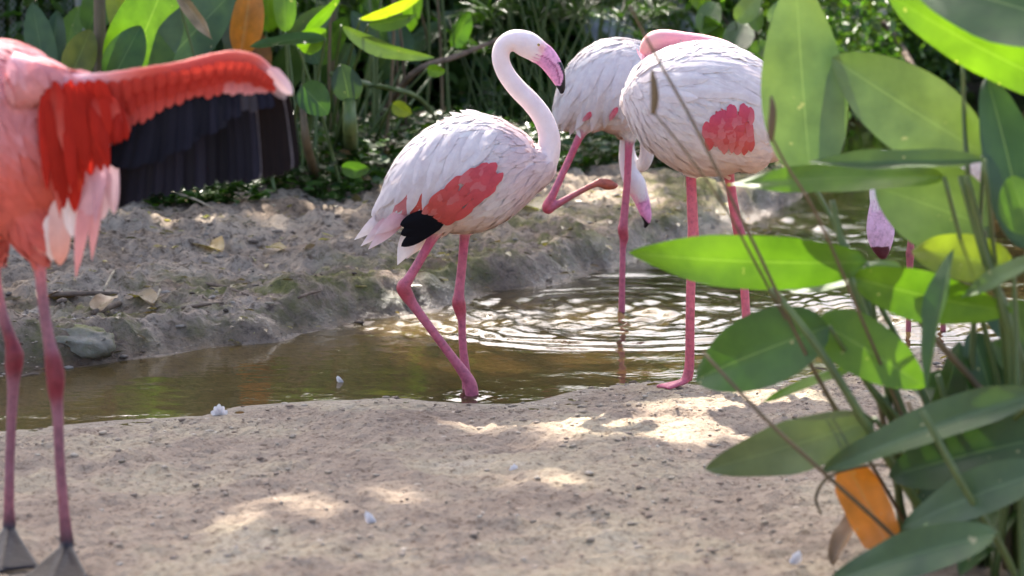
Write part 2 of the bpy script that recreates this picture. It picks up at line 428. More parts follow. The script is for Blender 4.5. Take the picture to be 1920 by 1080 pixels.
def terrain(X, Y, full=False):
    X = np.atleast_1d(np.asarray(X, float)); Y = np.atleast_1d(np.asarray(Y, float))
    P = np.stack([X, Y], 1)
    dn = segdist(P, NEAR); df = segdist(P, FAR); ins = inpoly(P, POLY)
    w = fbm(X * 3, Y * 3, 5, 3)
    near = dn < df
    d = np.minimum(dn, df)
    land_n = 0.055 * sstep(0, 0.55, d) + 0.02 * sstep(0.3, 2.0, d)
    land_f = 0.09 * sstep(0.0, 0.13, d + 0.07 * w) * (1 + 0.5 * fbm(X * 5, Y * 5, 7, 3)) + 0.11 * sstep(0.2, 3.0, d) + 0.06 * sstep(3, 8, d)
    dep = -0.10 * sstep(0, 0.5, d) - 0.012 * sstep(0, 0.05, d) - 0.35 * sstep(7.2, 9.0, Y) * sstep(0, 0.6, d)
    z = np.where(ins, dep, np.where(near, land_n, land_f))
    amp = sstep(0.0, 0.4, d) * (~ins)
    und = np.where(near, 0.018 * fbm(X * 1.7, Y * 1.7, 11, 3) + 0.016 * fbm(X * 7, Y * 7, 21, 3), 0.05 * fbm(X * 1.6, Y * 1.6, 31, 4) + 0.022 * fbm(X * 6, Y * 6, 41, 3))
    z = z + amp * und
    # clods and footprints
    c1 = np.clip(fbm(X * 26, Y * 26, 51, 3), -1, 1)
    c2 = np.clip(fbm(X * 42, Y * 52, 61, 2), -1, 1)
    lump = np.clip(vnoise(X * 18, Y * 18, 71) - 0.66, 0, 1) * np.clip(vnoise(X * 2.2, Y * 2.2, 81) - 0.25, 0, 1)
    zz = z + (~ins) * sstep(0.0, 0.12, d) * (0.0075 * c1 + 0.0062 * c2 + 0.05 * lump + np.where(near, 0, 0.010 * c1 + 0.012 * np.abs(c2)))
    zz = zz + (~ins) * (~near) * sstep(0, .05, d) * (0.022 * fbm(X * 9, Y * 9, 91, 4) + 0.02 * (1 - sstep(.25, .6, d)) * np.abs(fbm(X * 12, Y * 15, 95, 3)))
    if not full: return zz
    sand = np.where(near, 1.0, 0.0) * np.ones_like(d)
    sand = np.where(ins, sstep(-0.3, 0.3, df - dn), sand)
    moss = np.where(near | ins, 0.0, (1 - sstep(0.25, 0.75, d + 0.25 * w)) * sstep(0.0, 0.06, d))
    wet = np.where(ins, 0.55 + 0.45 * sstep(7.0, 8.5, Y), np.where(near, 0.75 * (1 - sstep(0.0, 0.16, d + 0.05 * w)), 1 - sstep(0.03, 0.16, d + 0.04 * w)))
    return zz, sand, moss, wet
def gz(x, y): return float(terrain(x, y)[0])
def gpt(px, py):
    z = 0.08
    for _ in range(7):
        p = gnd(px, py, z); z = gz(p.x, p.y)
    return gnd(px, py, z)

def axis(segs):
    out = []
    for a, b, s in segs:
        n = max(1, int(round((b - a) / s))); out += list(np.linspace(a, b, n, endpoint=False))
    out.append(segs[-1][1]); return np.array(out)
def grow(a, b, n, p=2.0):
    t = np.linspace(0, 1, n + 1)[1:]; return a + (b - a) * t ** p
gx = axis([(-2.0, 2.0, 0.0105)]); gx = np.concatenate([grow(-2.0, -120, 40, 2.4)[::-1], gx, grow(2.0, 120, 40, 2.4)])
gy = axis([(3.9, 6.3, 0.0085), (6.3, 8.2, 0.011), (8.2, 11, 0.03)]); gy = np.concatenate([grow(3.9, -60, 30, 2.2)[::-1], gy, grow(11, 220, 60, 2.2)])
GX, GY = np.meshgrid(gx, gy)
zz, sand_, moss_, wet_ = terrain(GX.ravel(), GY.ravel(), True)
nx, ny = len(gx), len(gy)
idx = np.arange(nx * ny).reshape(ny, nx)
FQ = np.stack([idx[:-1, :-1].ravel(), idx[:-1, 1:].ravel(), idx[1:, 1:].ravel(), idx[1:, :-1].ravel()], 1)
Cg = np.stack([sand_, moss_, wet_, np.ones_like(wet_)], 1)
link('ground', make_mesh('ground', np.stack([GX.ravel(), GY.ravel(), zz], 1), FQ, Cg, None, M_GROUND), kind='structure',
     label='pale trodden sand and mossy brown bank on both sides of the stream')

# ------------------------------------------------------------------ stream
wx = np.concatenate([grow(-1.9, -14, 20, 1.8)[::-1], axis([(-1.9, 2.1, 0.0125)]), grow(2.1, 24, 30, 1.8)])
wy = np.concatenate([axis([(4.6, 5.5, 0.05), (5.5, 7.9, 0.0125), (7.9, 10, 0.03)]), grow(10, 26, 60, 1.4)])
WX, WY = np.meshgrid(wx, wy); X = WX.ravel(); Y = WY.ravel()
def ringwave(c, lam, amp, r0, decay, ph=0.0):
    r = np.hypot(X - c.x, Y - c.y) + 0.035 * fbm(X * 4, Y * 4, 17, 2) + 0.006 * fbm(X * 17, Y * 17, 18, 2)
    return amp * np.sin(2 * math.pi * r / lam + ph) * np.exp(-((r - r0) / decay) ** 2)
cA = gnd(880, 742); cB = gnd(1166, 577); cD = gnd(1680, 600)
hw = 0.0012 * fbm(X * 5, Y * 9, 3, 2)
hw = hw + (0.45 + 0.55 * sstep(-0.3, 0.3, fbm(X * 3, Y * 3, 19, 2))) * (ringwave(cB, 0.085, 0.0022, 0.25, 0.42) + ringwave(cB, 0.06, 0.0012, 0.45, 0.35, 1.0) + ringwave(cB, 0.12, 0.0042, 0.66, 0.10, 2.2))
dist = np.exp(-((X - gnd(960, 600).x) / 0.68) ** 2 - ((Y - gnd(960, 594).y) / 0.33) ** 2)
hw = hw + dist * (0.016 * fbm(X * 11, Y * 8.5, 13, 2) + 0.007 * fbm(X * 26, Y * 15, 15, 2))
d2 = np.exp(-((X - gnd(1660, 595).x) / 0.35) ** 2 - ((Y - gnd(1660, 595).y) / 0.28) ** 2)
hw = hw + d2 * (0.016 * fbm(X * 11, Y * 8, 23, 2) + 0.007 * fbm(X * 26, Y * 15, 25, 2)) + ringwave(cD, 0.07, 0.003, 0.2, 0.25)
d3 = np.exp(-((X - gnd(1430, 430).x) / 0.5) ** 2 - ((Y - gnd(1430, 430).y) / 0.6) ** 2)
hw = hw + d3 * (0.018 * fbm(X * 10, Y * 7, 33, 2) + 0.008 * fbm(X * 22, Y * 13, 35, 2))
hw = hw + ringwave(cA, 0.045, 0.0035, 0.02, 0.06) + sstep(7.2, 8.5, Y) * 0.003 * fbm(X * 5, Y * 8, 43, 3)
shore = np.exp(-(segdist(np.stack([X, Y], 1), FAR) / 0.07) ** 2) * (X > gnd(560, 620).x)
agit = dist * 1.25 + d2 + d3 + 0.5 * shore + 0.25 * sstep(7.5, 9, Y) + 0.6 * np.exp(-(np.hypot(X - cA.x, Y - cA.y) / 0.07) ** 2)
agit = agit * (0.35 + 0.65 * sstep(-0.25, 0.2, fbm(X * 4, Y * 9, 27, 2)))
nx, ny = len(wx), len(wy); idx = np.arange(nx * ny).reshape(ny, nx)
FQ = np.stack([idx[:-1, :-1].ravel(), idx[:-1, 1:].ravel(), idx[1:, 1:].ravel(), idx[1:, :-1].ravel()], 1)
pin = inpoly(np.stack([X, Y], 1), POLY) | (np.minimum(segdist(np.stack([X, Y], 1), NEAR), segdist(np.stack([X, Y], 1), FAR)) < 0.25)
keep = pin[FQ].any(1)
used = np.unique(FQ[keep]); remap = np.full(nx * ny, -1); remap[used] = np.arange(len(used))
link('stream', make_mesh('stream', np.stack([X, Y, hw], 1)[used], remap[FQ[keep]], np.stack([np.clip(agit, 0, 1), sstep(6.9, 8.2, Y), X * 0, X * 0 + 1], 1)[used], None, M_WATER), kind='structure',
     label='murky brown stream with ripples and bright glints')

# ------------------------------------------------------------------ leaves and stems
def prof(kind, t):
    if kind == 'thalia': return np.clip(t, 0, 1) ** 0.5 * np.clip(1 - t, 0, 1) ** 0.72 / 0.467
    if kind == 'lance': return np.clip(t, 0, 1) ** 0.7 * np.clip(1 - t, 0, 1) ** 0.9 / 0.330
    if kind == 'strap': return np.minimum(1, 6 * t) * (1 - t) ** 0.5
    if kind == 'feather': return np.minimum(1, (t * 5 + 0.12)) ** 0.7 * np.clip(1 - (np.clip(t - 0.5, 0, 1) / 0.5) ** 2.6, 0, 1) ** 0.75
    if kind == 'pointed': return np.minimum(1, (t * 4 + 0.15)) ** 0.7 * np.clip(1 - (np.clip(t - 0.45, 0, 1) / 0.55) ** 1.5, 0, 1)
    if kind == 'blunt': return np.minimum(1, (t * 4 + 0.3)) ** 0.6 * np.sqrt(np.clip(1 - (np.clip(t - 0.86, 0, 1) / 0.14) ** 2.4, 0, 1))
    if kind == 'round': return np.sqrt(np.clip(1 - (2 * t - 1) ** 2, 0, 1)) ** 0.8
def blade(base, tip, width, nrm, fold=0.12, sag=0.06, wave=0.015, kind='thalia', nu=14, nv=7, seed=0, twist=0.0, line=None):
    base = np.array(base, float); tip = np.array(tip, float); a = tip - base; Ln = np.linalg.norm(a); a /= Ln
    n = np.array(nrm, float); n -= (n @ a) * a; n /= np.linalg.norm(n) + 1e-9; s = np.cross(a, n)
    t = 0.5 - 0.5 * np.cos(np.linspace(0, 1, nu) * math.pi); t = 0.35 * np.linspace(0, 1, nu) + 0.65 * t; v = np.linspace(-1, 1, nv)
    T, Vv = np.meshgrid(t, v, indexing='ij')
    w = width / 2 * np.maximum(prof(kind, T), 0.004)
    rs = np.random.default_rng(seed); p1, p2, p3 = rs.uniform(0, 6.28, 3)
    ang = twist * (T - 0.3)
    S = s[None, None] * np.cos(ang)[..., None] + n[None, None] * np.sin(ang)[..., None]
    NN = n[None, None] * np.cos(ang)[..., None] - s[None, None] * np.sin(ang)[..., None]
    C = base + a * (T * Ln)[..., None] + n * (sag * Ln * 4 * T * (1 - T))[..., None]
    if line is not None:
        LC, LN = line; Tn = np.gradient(LC, axis=0); Tn /= np.linalg.norm(Tn, axis=1)[:, None] + 1e-9
        LN = LN - (LN * Tn).sum(1)[:, None] * Tn; LN /= np.linalg.norm(LN, axis=1)[:, None] + 1e-9
        C = np.repeat(LC[:, None], nv, 1); NN = np.repeat(LN[:, None], nv, 1); S = np.repeat(np.cross(Tn, LN)[:, None], nv, 1)
    hgt = fold * np.abs(Vv) * w * 2 + wave * Ln * (np.sin(T * 9 + p1 + Vv * 1.4) * np.abs(Vv) ** 1.5 + 0.5 * np.sin(T * 17 + p2) * np.abs(Vv) ** 2 * np.sign(Vv))
    P = C + S * (Vv * w)[..., None] + NN * hgt[..., None]
    U = np.stack([(Vv + 1) / 2, T], -1).reshape(-1, 2)
    idx = np.arange(nu * nv).reshape(nu, nv)
    Fq = np.stack([idx[:-1, :-1].ravel(), idx[:-1, 1:].ravel(), idx[1:, 1:].ravel(), idx[1:, :-1].ravel()], 1)
    return P.reshape(-1, 3), [tuple(f) for f in Fq], U

G_DARK = (0.028, 0.062, 0.018, 0.2); G_MID = (0.050, 0.105, 0.022, 0.32); G_LIME = (0.095, 0.170, 0.018, 0.38); G_SAGE = (0.135, 0.195, 0.085, 0.16)
G_BLUE = (0.055, 0.098, 0.036, 0.12); G_YEL = (0.24, 0.27, 0.035, 0.45); G_ORANGE = (0.62, 0.20, 0.02, 0.12); G_BROWN = (0.20, 0.11, 0.055, 0.04)
def camnormal(P, roll, a):
    """direction towards the viewer's side, rolled about the leaf axis"""
    c = Vector((0, 0, H)) - Vector(P); c.normalize()
    a = Vector(a).normalized(); c = (c - a * c.dot(a)).normalized()
    return Matrix.Rotation(math.radians(roll), 3, a) @ c
def add_leaf(parent, b, t, width_px, Yb, Yt, roll=0, col=G_MID, fold=0.12, sag=0.05, wave=0.012, kind='thalia', name='leaf', seed=0, twist=0.0, label=None):
    B = at(b[0], b[1], Yb); T = at(t[0], t[1], Yt)
    n = camnormal((B + T) / 2, roll, T - B)
    mb = MB(); V, Fc, U = blade(B, T, width_px / pxm((Yb + Yt) / 2), n, fold, sag, wave, kind, 16, 9, seed, twist)
    mb.add(V, Fc, None, U)
    return link(name, mb.mesh(name, M_LEAF), parent, color=col, label=label)
def add_stem(parent, pts, r, mat=None, name='stem', seg=7):
    V, Fc = tube(pts, r, seg, 5); mb = MB(); mb.add(V, Fc)
    return link(name, mb.mesh(name, mat or M_STEM), parent)
def petiole(parent, B, root, r0=0.006, r1=0.0035, bow=0.1, mat=None):
    B = Vector(B); root = Vector(root); m = (B + root) / 2
    k = Vector((root.x * 0.55 + B.x * 0.45, root.y * 0.55 + B.y * 0.45, (root.z + B.z) / 2 + bow * (B - root).length * 0.3))
    return add_stem(parent, [root, (root + k) / 2, k, (k * 0.45 + B * 0.55), B], [r0, r0, (r0 + r1) / 2, r1 * 1.1, r1], mat)

# ------------------------------------------------------------------ flamingos
WHITE = (0.86, 0.79, 0.77); PINKW = (0.82, 0.68, 0.68); PEACH = (0.84, 0.64, 0.53)
PINK = (0.78, 0.34, 0.37); CORAL = (0.72, 0.135, 0.105); ROSE = (0.72, 0.105, 0.175); RED = (0.46, 0.024, 0.014)
LEG = (0.52, 0.125, 0.185); LEGR = (0.42, 0.065, 0.09); BILL = (0.74, 0.30, 0.50); BLACK = (0.006, 0.006, 0.009)

def webfoot(mb, top, heading, size, col, z0, splay=28, thick=0.0055):
    """three webbed toes from the joint 'top' down to the ground z0, pointing along heading (deg, 0 = +Y)"""
    ends = []
    for k, a in enumerate((-splay, 0, splay)):
        an = math.radians(heading + a); L = size * (1.0 if k == 1 else 0.92)
        e = Vector((top.x + math.sin(an) * L, top.y + math.cos(an) * L, 0)); e.z = max(z0, gz(e.x, e.y)) + thick * 0.8
        m = Vector((top.x + math.sin(an) * L * 0.5, top.y + math.cos(an) * L * 0.5, 0)); m.z = (top.z * 0.45 + e.z * 0.55)
        ends.append((m, e))
        V, Fc = tube([top, m, e], [thick * 1.5, thick * 1.3, thick * 0.9], 10, 6)
        mb.add(V, Fc, (*col, 0.0))
    for k in (0, 1):
        (m0, e0), (m1, e1) = ends[k], ends[k + 1]
        q = [top, m0, e0 * 0.88 + top * 0.12, e1 * 0.88 + top * 0.12, m1]
        q[2] = (e0 * 0.9 + m0 * 0.1); q[3] = (e1 * 0.9 + m1 * 0.1)
        up = Vector((0, 0, thick * 0.7))
        V = [v + up for v in q] + [v - up for v in q]
        mb.add(V, [(4, 3, 2, 1, 0), (5, 6, 7, 8, 9)] + [(i, (i + 1) % 5, 5 + (i + 1) % 5, 5 + i) for i in range(5)], (*col, 0.0))

class Bird:
    def __init__(s, Y, label, foot_loc, voxel=0.0042):
        s.Y = Y; s.src = MB(); s.s = 1.0 / pxm(Y); s.vox = voxel
        s.root = thing('flamingo', foot_loc, label, 'flamingo', 'flamingos at the stream')
    def tube(s, st, col, alpha, lat=(0, 1, 0), seg=20, sub=6, cols=None, flat=1.0, thigh=0):
        """stations: px, py, dY, r_px, [lateral r_px]"""
        A = []
        for q in st:
            p = at(q[0], q[1], s.Y + q[2]); r = q[3] * s.s; rl = (q[4] if len(q) > 4 else q[3] * flat) * s.s
            A.append((*p, r, rl))
        A = np.array(A)
        Cc = np.array(cols if cols else [col] * len(A), float)
        A = cr(np.hstack([A, Cc]), sub)
        P = A[:, :3]; rn = np.maximum(A[:, 3], 0.0015); rl = np.maximum(A[:, 4], 0.0015)
        V, Fc = loft(P, rn, rl, lat, seg)
        C = np.repeat(np.hstack([np.clip(A[:, 5:8], 0, 1), np.full((len(A), 1), alpha)]), seg, axis=0)
        if thigh: C[:int((thigh - 0.5) * sub) * seg, 3] = 1.0
        s.src.add(V, Fc, C)
    def build(s, colfn=None, smooth=5):
        src = s.src; V = np.concatenate(src.V); C = np.concatenate(src.C)
        me = make_mesh('tmp', V, src.F)
        o = bpy.data.objects.new('tmp', me); COL.objects.link(o)
        md = o.modifiers.new('r', 'REMESH'); md.mode = 'VOXEL'; md.voxel_size = s.vox; md.use_smooth_shade = True
        ms = o.modifiers.new('s', 'SMOOTH'); ms.factor = 0.5; ms.iterations = smooth
        dg = bpy.context.evaluated_depsgraph_get()
        me2 = bpy.data.meshes.new_from_object(o.evaluated_get(dg))
        bpy.data.objects.remove(o); bpy.data.meshes.remove(me)
        me2.name = 'body'
        n = len(me2.vertices); co = np.empty(n * 3, np.float32); me2.vertices.foreach_get('co', co); co = co.reshape(-1, 3)
        kd = KDTree(len(V))
        for i, v in enumerate(V): kd.insert(v, i)
        kd.balance()
        Cv = np.empty((n, 4))
        for i in range(n):
            h = kd.find_n(co[i], 3); w = np.array([1 / (x[2] + 1e-4) for x in h]); w /= w.sum()
            c = w @ C[[x[1] for x in h]]; c[3] = C[h[0][1], 3]; Cv[i] = c
        if colfn is not None: Cv = colfn(co, Cv)
        a = me2.color_attributes.new('Col', 'FLOAT_COLOR', 'POINT'); a.data.foreach_set('color', Cv.astype(np.float32).reshape(-1))
        me2.materials.clear(); me2.materials.append(M_BODY)
        me2.polygons.foreach_set('use_smooth', np.ones(len(me2.polygons), bool))
        s.body = link('body', me2, s.root)
        s.co = co; s.Cv = Cv
        s.polys = [tuple(p.vertices) for p in me2.polygons]
        s.bvh = BVHTree.FromPolygons([tuple(c) for c in co], s.polys)
        return s
    def surf(s, px, py, off=0.004):
        o = Vector((0, 0, H)); hit = s.bvh.ray_cast(o, raydir(px, py))
        if hit[0] is not None and abs(hit[0].y - s.Y) < 0.5:
            n = hit[1] if hit[1].dot(raydir(px, py)) < 0 else -hit[1]
            return hit[0] + n * off, n
        q = at(px, py, s.Y); h = s.bvh.find_nearest(q)
        Yh = min(h[0].y, s.Y)
        return at(px, py, Yh - 0.4 * 0) + Vector((0, -off, 0)), Vector((0, -1, 0.15)).normalized()
    def plumage(s, tail, density=5200, length=0.036, width=0.019, lift=0.12, seed=1, keep=None, bright=0.0):
        """small overlapping body feathers lying towards the tail"""
        rs = np.random.default_rng(seed); co, Cv = s.co, s.Cv
        P = np.array([p for p in s.polys if len(p) == 4]); 
        a = co[P[:, 0]]; b = co[P[:, 1]]; c = co[P[:, 2]]; d = co[P[:, 3]]
        nr = np.cross(c - a, d - b); ar = np.linalg.norm(nr, axis=1) / 2; nr = nr / (2 * ar[:, None] + 1e-12)
        ok = (Cv[P[:, 0], 3] > 0.9)
        if keep is not None: ok &= keep((a + c) / 2)
        wgt = ar * ok; tot = wgt.sum(); n = int(tot * density)
        ch = rs.choice(len(P), n, p=wgt / tot)
        cen = (a[ch] + b[ch] + c[ch] + d[ch]) / 4; nn = nr[ch]
        fl = np.array(tail) - cen; fl += rs.normal(0, 0.04, fl.shape)
        fl -= (fl * nn).sum(1)[:, None] * nn; fl /= np.linalg.norm(fl, axis=1)[:, None] + 1e-9
        sd = np.cross(fl, nn)
        Ls = length * rs.uniform(0.7, 1.3, n); Ws = width * rs.uniform(0.8, 1.2, n)
        ts = np.array([0, 0.2, 0.5, 0.8, 1.0]); wf = np.array([0.3, 0.8, 1.0, 0.62, 0.05])
        V = np.empty((n, 10, 3)); U = np.empty((n, 10, 2)); zo = rs.uniform(0, 0.004, n)
        cur = cen.copy(); cn = nn.copy(); dirn = fl.copy(); prev = 0.0
        for k, (t, w) in enumerate(zip(ts, wf)):
            step = cur + dirn * (Ls * (t - prev))[:, None]; prev = t
            if t > 0:
                for q in range(n):
                    h = s.bvh.find_nearest(step[q])
                    cur[q] = h[0]; cn[q] = h[1]
                flip = (cn * nn).sum(1) < -0.2; cn[flip] *= -1
                dirn = dirn - (dirn * cn).sum(1)[:, None] * cn; dirn /= np.linalg.norm(dirn, axis=1)[:, None] + 1e-9
            sd = np.cross(dirn, cn)
            c0 = cur + cn * (0.001 + zo + Ls * lift * t)[:, None]
            V[:, 2 * k] = c0 - sd * (Ws * w / 2)[:, None] - cn * (Ws * 0.03)[:, None]
            V[:, 2 * k + 1] = c0 + sd * (Ws * w / 2)[:, None] - cn * (Ws * 0.03)[:, None]
            U[:, 2 * k] = (0, t); U[:, 2 * k + 1] = (1, t)
        base = (np.arange(n) * 10)[:, None, None]
        q = np.array([[0, 1, 3, 2], [2, 3, 5, 4], [4, 5, 7, 6], [6, 7, 9, 8]])[None]
        Fq = (base + q).reshape(-1, 4)
        col = Cv[P[ch, 0]].copy(); col[:, :3] = np.clip(col[:, :3] * rs.uniform(0.93, 1.05, (n, 1)) + bright, 0, 0.86)
        C = np.repeat(col, 10, axis=0); C[:, 3] = 1
        link('plumage', make_mesh('plumage', V.reshape(-1, 3), Fq, C, U.reshape(-1, 2), M_FEATHER), s.root, kind='stuff')
    def wing(s, name='wing'):
        mb = MB(); return mb
    def feather(s, parent, b, t, w, c0, c1=None, off=0.006, tipoff=None, kind='feather', camber=-0.10, Yb=None, Yt=None, sag=0.05, mirror=None, name='feather', roll=0, seed=0, nn=None):
        c1 = c1 or c0; tpx = t
        if Yb is None: B, n0 = s.surf(*b, off)
        else: B = at(*b, Yb); n0 = Vector((0, -1, 0.1))
        if Yt is None: T, n1 = s.surf(*t, off if tipoff is None else tipoff)
        else: T = at(*t, Yt); n1 = Vector((0, -1, 0.1))
        n = (n0 + n1).normalized()
        if nn is not None: n = Vector(nn)
        if roll: n = Matrix.Rotation(math.radians(roll), 3, (T - B).normalized()) @ n
        line = None
        if Yb is None and Yt is None:
            nu = 12; t = np.linspace(0, 1, nu); t = 0.35 * t + 0.65 * (0.5 - 0.5 * np.cos(t * math.pi)); to = off if tipoff is None else tipoff
            pts = [s.surf(b[0] + (t_[0] - b[0]) * q, b[1] + (t_[1] - b[1]) * q, 0.0) for q in t for t_ in (tpx,)]
            LC = np.array([p[0] for p in pts]); LN = np.array([p[1] for p in pts])
            for _ in range(3):
                LN[1:-1] = (LN[:-2] + LN[1:-1] + LN[2:]) / 3; LC[1:-1] = (LC[:-2] + 2 * LC[1:-1] + LC[2:]) / 4
            LN /= np.linalg.norm(LN, axis=1)[:, None]
            LC = LC + LN * (off + (to - off) * t + 0.003 * np.sin(t * math.pi))[:, None]
            line = (LC, LN)
        V, Fc, U = blade(B, T, w * s.s, n, camber, sag, 0.004, kind, 12, 7, seed, 0.0, line)
        tt = U[:, 1:2]; C = np.hstack([np.array(c0) * (1 - tt) + np.array(c1) * tt, np.ones((len(V), 1))])
        mb = MB(); mb.add(V, Fc, C, U)
        o = link(name, mb.mesh(name, M_FEATHER), parent)
        if mirror is not None:
            V2 = V.copy(); V2[:, 1] = 2 * mirror - V2[:, 1]
            mb = MB(); mb.add(V2, Fc, C, U); link(name, mb.mesh(name, M_FEATHER), s.wing_far if s.wing_far is not None else parent)
        return o
    def eye(s, px, py, r=3.2):
        P, n = s.surf(px, py, -0.001)
        for nm, k, m, o in (('eye', 1.0, M_EYE, 0.0), ):
            mb = MB(); a = []
            V, Fc = tube([P - n * r * s.s * 0.9, P - n * r * s.s * 0.5, P, P + n * r * s.s * 0.6, P + n * r * s.s * 0.95], [r * s.s * x for x in (0.3, 0.85, 1, 0.75, 0.15)], 12, 3)
            mb.add(V, Fc); e = link('eye', mb.mesh('eye', m), s.root)
            mb = MB(); V, Fc = tube([P + n * r * s.s * 0.5, P + n * r * s.s * 0.95, P + n * r * s.s * 1.05], [r * s.s * x for x in (0.5, 0.45, 0.1)], 10, 2)
            mb.add(V, Fc); link('pupil', mb.mesh('pupil', M_PUPIL), e)

def wing_base(bird, name, pts, col, off=0.002):
    """thin curved shell that the feathers of a folded wing spring from"""
    mb = MB(); m = len(pts)
    top = []; bot = []
    for (x0, y0, x1, y1) in pts:
        row = []
        for k in range(5):
            t = k / 4; P, n = bird.surf(x0 + (x1 - x0) * t, y0 + (y1 - y0) * t, off + 0.006 * math.sin(math.pi * t)); row.append(P)
        top.append(row)
    V = [p for r in top for p in r]
    Fc = [(i * 5 + j, i * 5 + j + 1, (i + 1) * 5 + j + 1, (i + 1) * 5 + j) for i in range(m - 1) for j in range(4)]
    mb.add(np.array(V), Fc, (*col, 1.0), np.array([(j / 4, i / max(1, m - 1)) for i in range(m) for j in range(5)]))
    return link(name, mb.mesh(name, M_FEATHER), bird.root)

# ---- the walking bird
YA = 6.02
A = Bird(YA, 'pale pink flamingo wading past, bill bent down, black wing tip showing', gnd(880, 742, -0.02), 0.0034)
A.tube([(708, 412, 0, 8), (735, 392, 0, 30, 34), (768, 370, 0, 62, 58), (808, 350, 0, 88, 78), (850, 335, 0, 103, 90), (895, 322, 0, 106, 92), (940, 315, 0, 92, 84), (980, 310, 0, 66, 66), (1010, 305, 0, 40, 44), (1026, 293, 0, 26, 28)], WHITE, 1.0, seg=28,
       cols=[PINKW, WHITE, WHITE, WHITE, WHITE, WHITE, WHITE, PINKW, PINKW, PINKW])
A.tube([(985, 318, 0, 40), (1014, 305, 0, 31), (1028, 280, 0, 23), (1029, 252, 0, 20), (1017, 220, 0, 19), (996, 192, 0, 18.5), (971, 167, 0, 18), (950, 140, 0, 17), (939, 112, 0, 16.5), (943, 88, 0, 17), (962, 76, 0, 20), (985, 82, 0, 24.5, 21), (1003, 92, 0, 23, 18), (1016, 99, 0, 19, 14)], PINKW, 0.6, seg=18, sub=7)
A.tube([(1006, 96, 0, 22, 13), (1020, 104, 0, 21, 11.5), (1033, 119, 0, 19, 10.5), (1043, 136, 0, 16.5, 9.5), (1049, 152, 0, 12, 8), (1053, 166, 0, 7.5, 6), (1053, 177, 0, 3, 3)], BILL, 0.0, seg=18, sub=8)
# legs: near one trailing, far one upright
A.tube([(838, 405, -0.045, 30, 26), (824, 425, -0.045, 17, 16), (810, 448, -0.045, 10), (785, 492, -0.045, 9), (766, 523, -0.045, 10), (757, 538, -0.045, 14), (763, 553, -0.045, 13), (778, 576, -0.042, 9.5), (812, 622, -0.036, 8.5), (848, 670, -0.028, 9), (870, 700, -0.024, 11), (882, 722, -0.02, 13), (886, 752, -0.02, 13)], LEG, 0.0, seg=14, sub=8,
       cols=[PEACH, PEACH, LEG, LEG, LEG, LEGR, LEGR, LEG, LEG, LEG, LEG, LEG, LEG], thigh=1)
A.tube([(878, 405, 0.05, 30, 26), (874, 428, 0.05, 17, 16), (871, 445, 0.05, 10), (866, 500, 0.05, 9), (861, 548, 0.05, 10), (860, 566, 0.05, 13), (863, 582, 0.05, 12), (866, 604, 0.05, 8), (868, 650, 0.05, 8), (873, 695, 0.05, 9), (878, 745, 0.05, 11)], LEG, 0.0, seg=14, sub=8,
       cols=[PEACH, PEACH, LEG, LEG, LEG, LEGR, LEGR, LEG, LEG, LEG, LEG], thigh=1)
webfoot(A.src, Vector((at(884, 740, YA - 0.02).x, YA - 0.02, -0.015)), 100, 0.10, LEG, -0.06)
webfoot(A.src, Vector((at(879, 740, YA + 0.05).x, YA + 0.05, -0.015)), 80, 0.10, LEG, -0.06)
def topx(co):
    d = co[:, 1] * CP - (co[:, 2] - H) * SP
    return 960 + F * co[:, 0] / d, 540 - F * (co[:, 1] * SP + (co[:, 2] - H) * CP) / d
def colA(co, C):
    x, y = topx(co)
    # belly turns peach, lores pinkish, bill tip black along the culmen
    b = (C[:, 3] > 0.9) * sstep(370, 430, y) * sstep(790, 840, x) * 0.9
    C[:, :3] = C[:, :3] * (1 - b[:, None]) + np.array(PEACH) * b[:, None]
    l = np.exp(-((x - 1016) / 7) ** 2 - ((y - 90) / 9) ** 2) * (C[:, 3] < 0.95)
    C[:, :3] = C[:, :3] * (1 - l[:, None] * .8) + np.array((0.78, 0.30, 0.30)) * l[:, None] * .8
    bill = (C[:, 3] < 0.3) & (y < 200) & (x > 1005)
    tipm = bill & ((y > 161) | ((x > np.interp(y, [116, 124, 132, 142, 152, 161], [1044, 1050, 1053.5, 1056, 1055, 1050])) & (y > 116)))
    seam = cr(np.array([(1014, 103), (1028, 111), (1040, 124), (1047, 140), (1048, 156)], float), 6)
    sdist = np.min(np.hypot(x[:, None] - seam[None, :, 0], y[:, None] - seam[None, :, 1]), axis=1) if len(x) < 200000 else x * 0 + 9
    C[bill & ~tipm & (sdist < 1.7), :3] = (0.40, 0.10, 0.22)
    up = bill & ~tipm & (sdist >= 1.7) & (x > np.interp(y, seam[:, 1], seam[:, 0]))
    C[up, :3] = C[up, :3] * 0.8 + np.array((0.80, 0.5, 0.62)) * 0.2
    C[tipm, :3] = BLACK
    return C
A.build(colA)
A.wing_far = None
A.plumage(at(700, 440, YA), 11000, 0.042, 0.014, 0.10, 3)
A.eye(1010, 84, 3.0)
tail = [((748, 384), (664, 450), 27, PINKW, WHITE, -0.01), ((756, 392), (676, 462), 25, PINK, WHITE, -0.03), ((764, 396), (690, 468), 26, PINK, PINKW, -0.05), ((770, 392), (702, 440), 28, PINK, PINKW, -0.06), ((758, 378), (690, 428), 26, PINKW, WHITE, 0.0),
        ((782, 418), (745, 497), 34, WHITE, WHITE, -0.03), ((798, 420), (762, 486), 26, PEACH, WHITE, 0.0), ((808, 424), (772, 478), 24, PEACH, PEACH, 0.03)]
tl = MB(); V, Fc = tube([at(790, 385, YA), at(760, 392, YA), at(735, 408, YA)], [0.03, 0.028, 0.012], 12, 4); tl.add(V, Fc, (*PINKW, 1))
tl = link('tail', tl.mesh('tail', M_FEATHER), A.root)
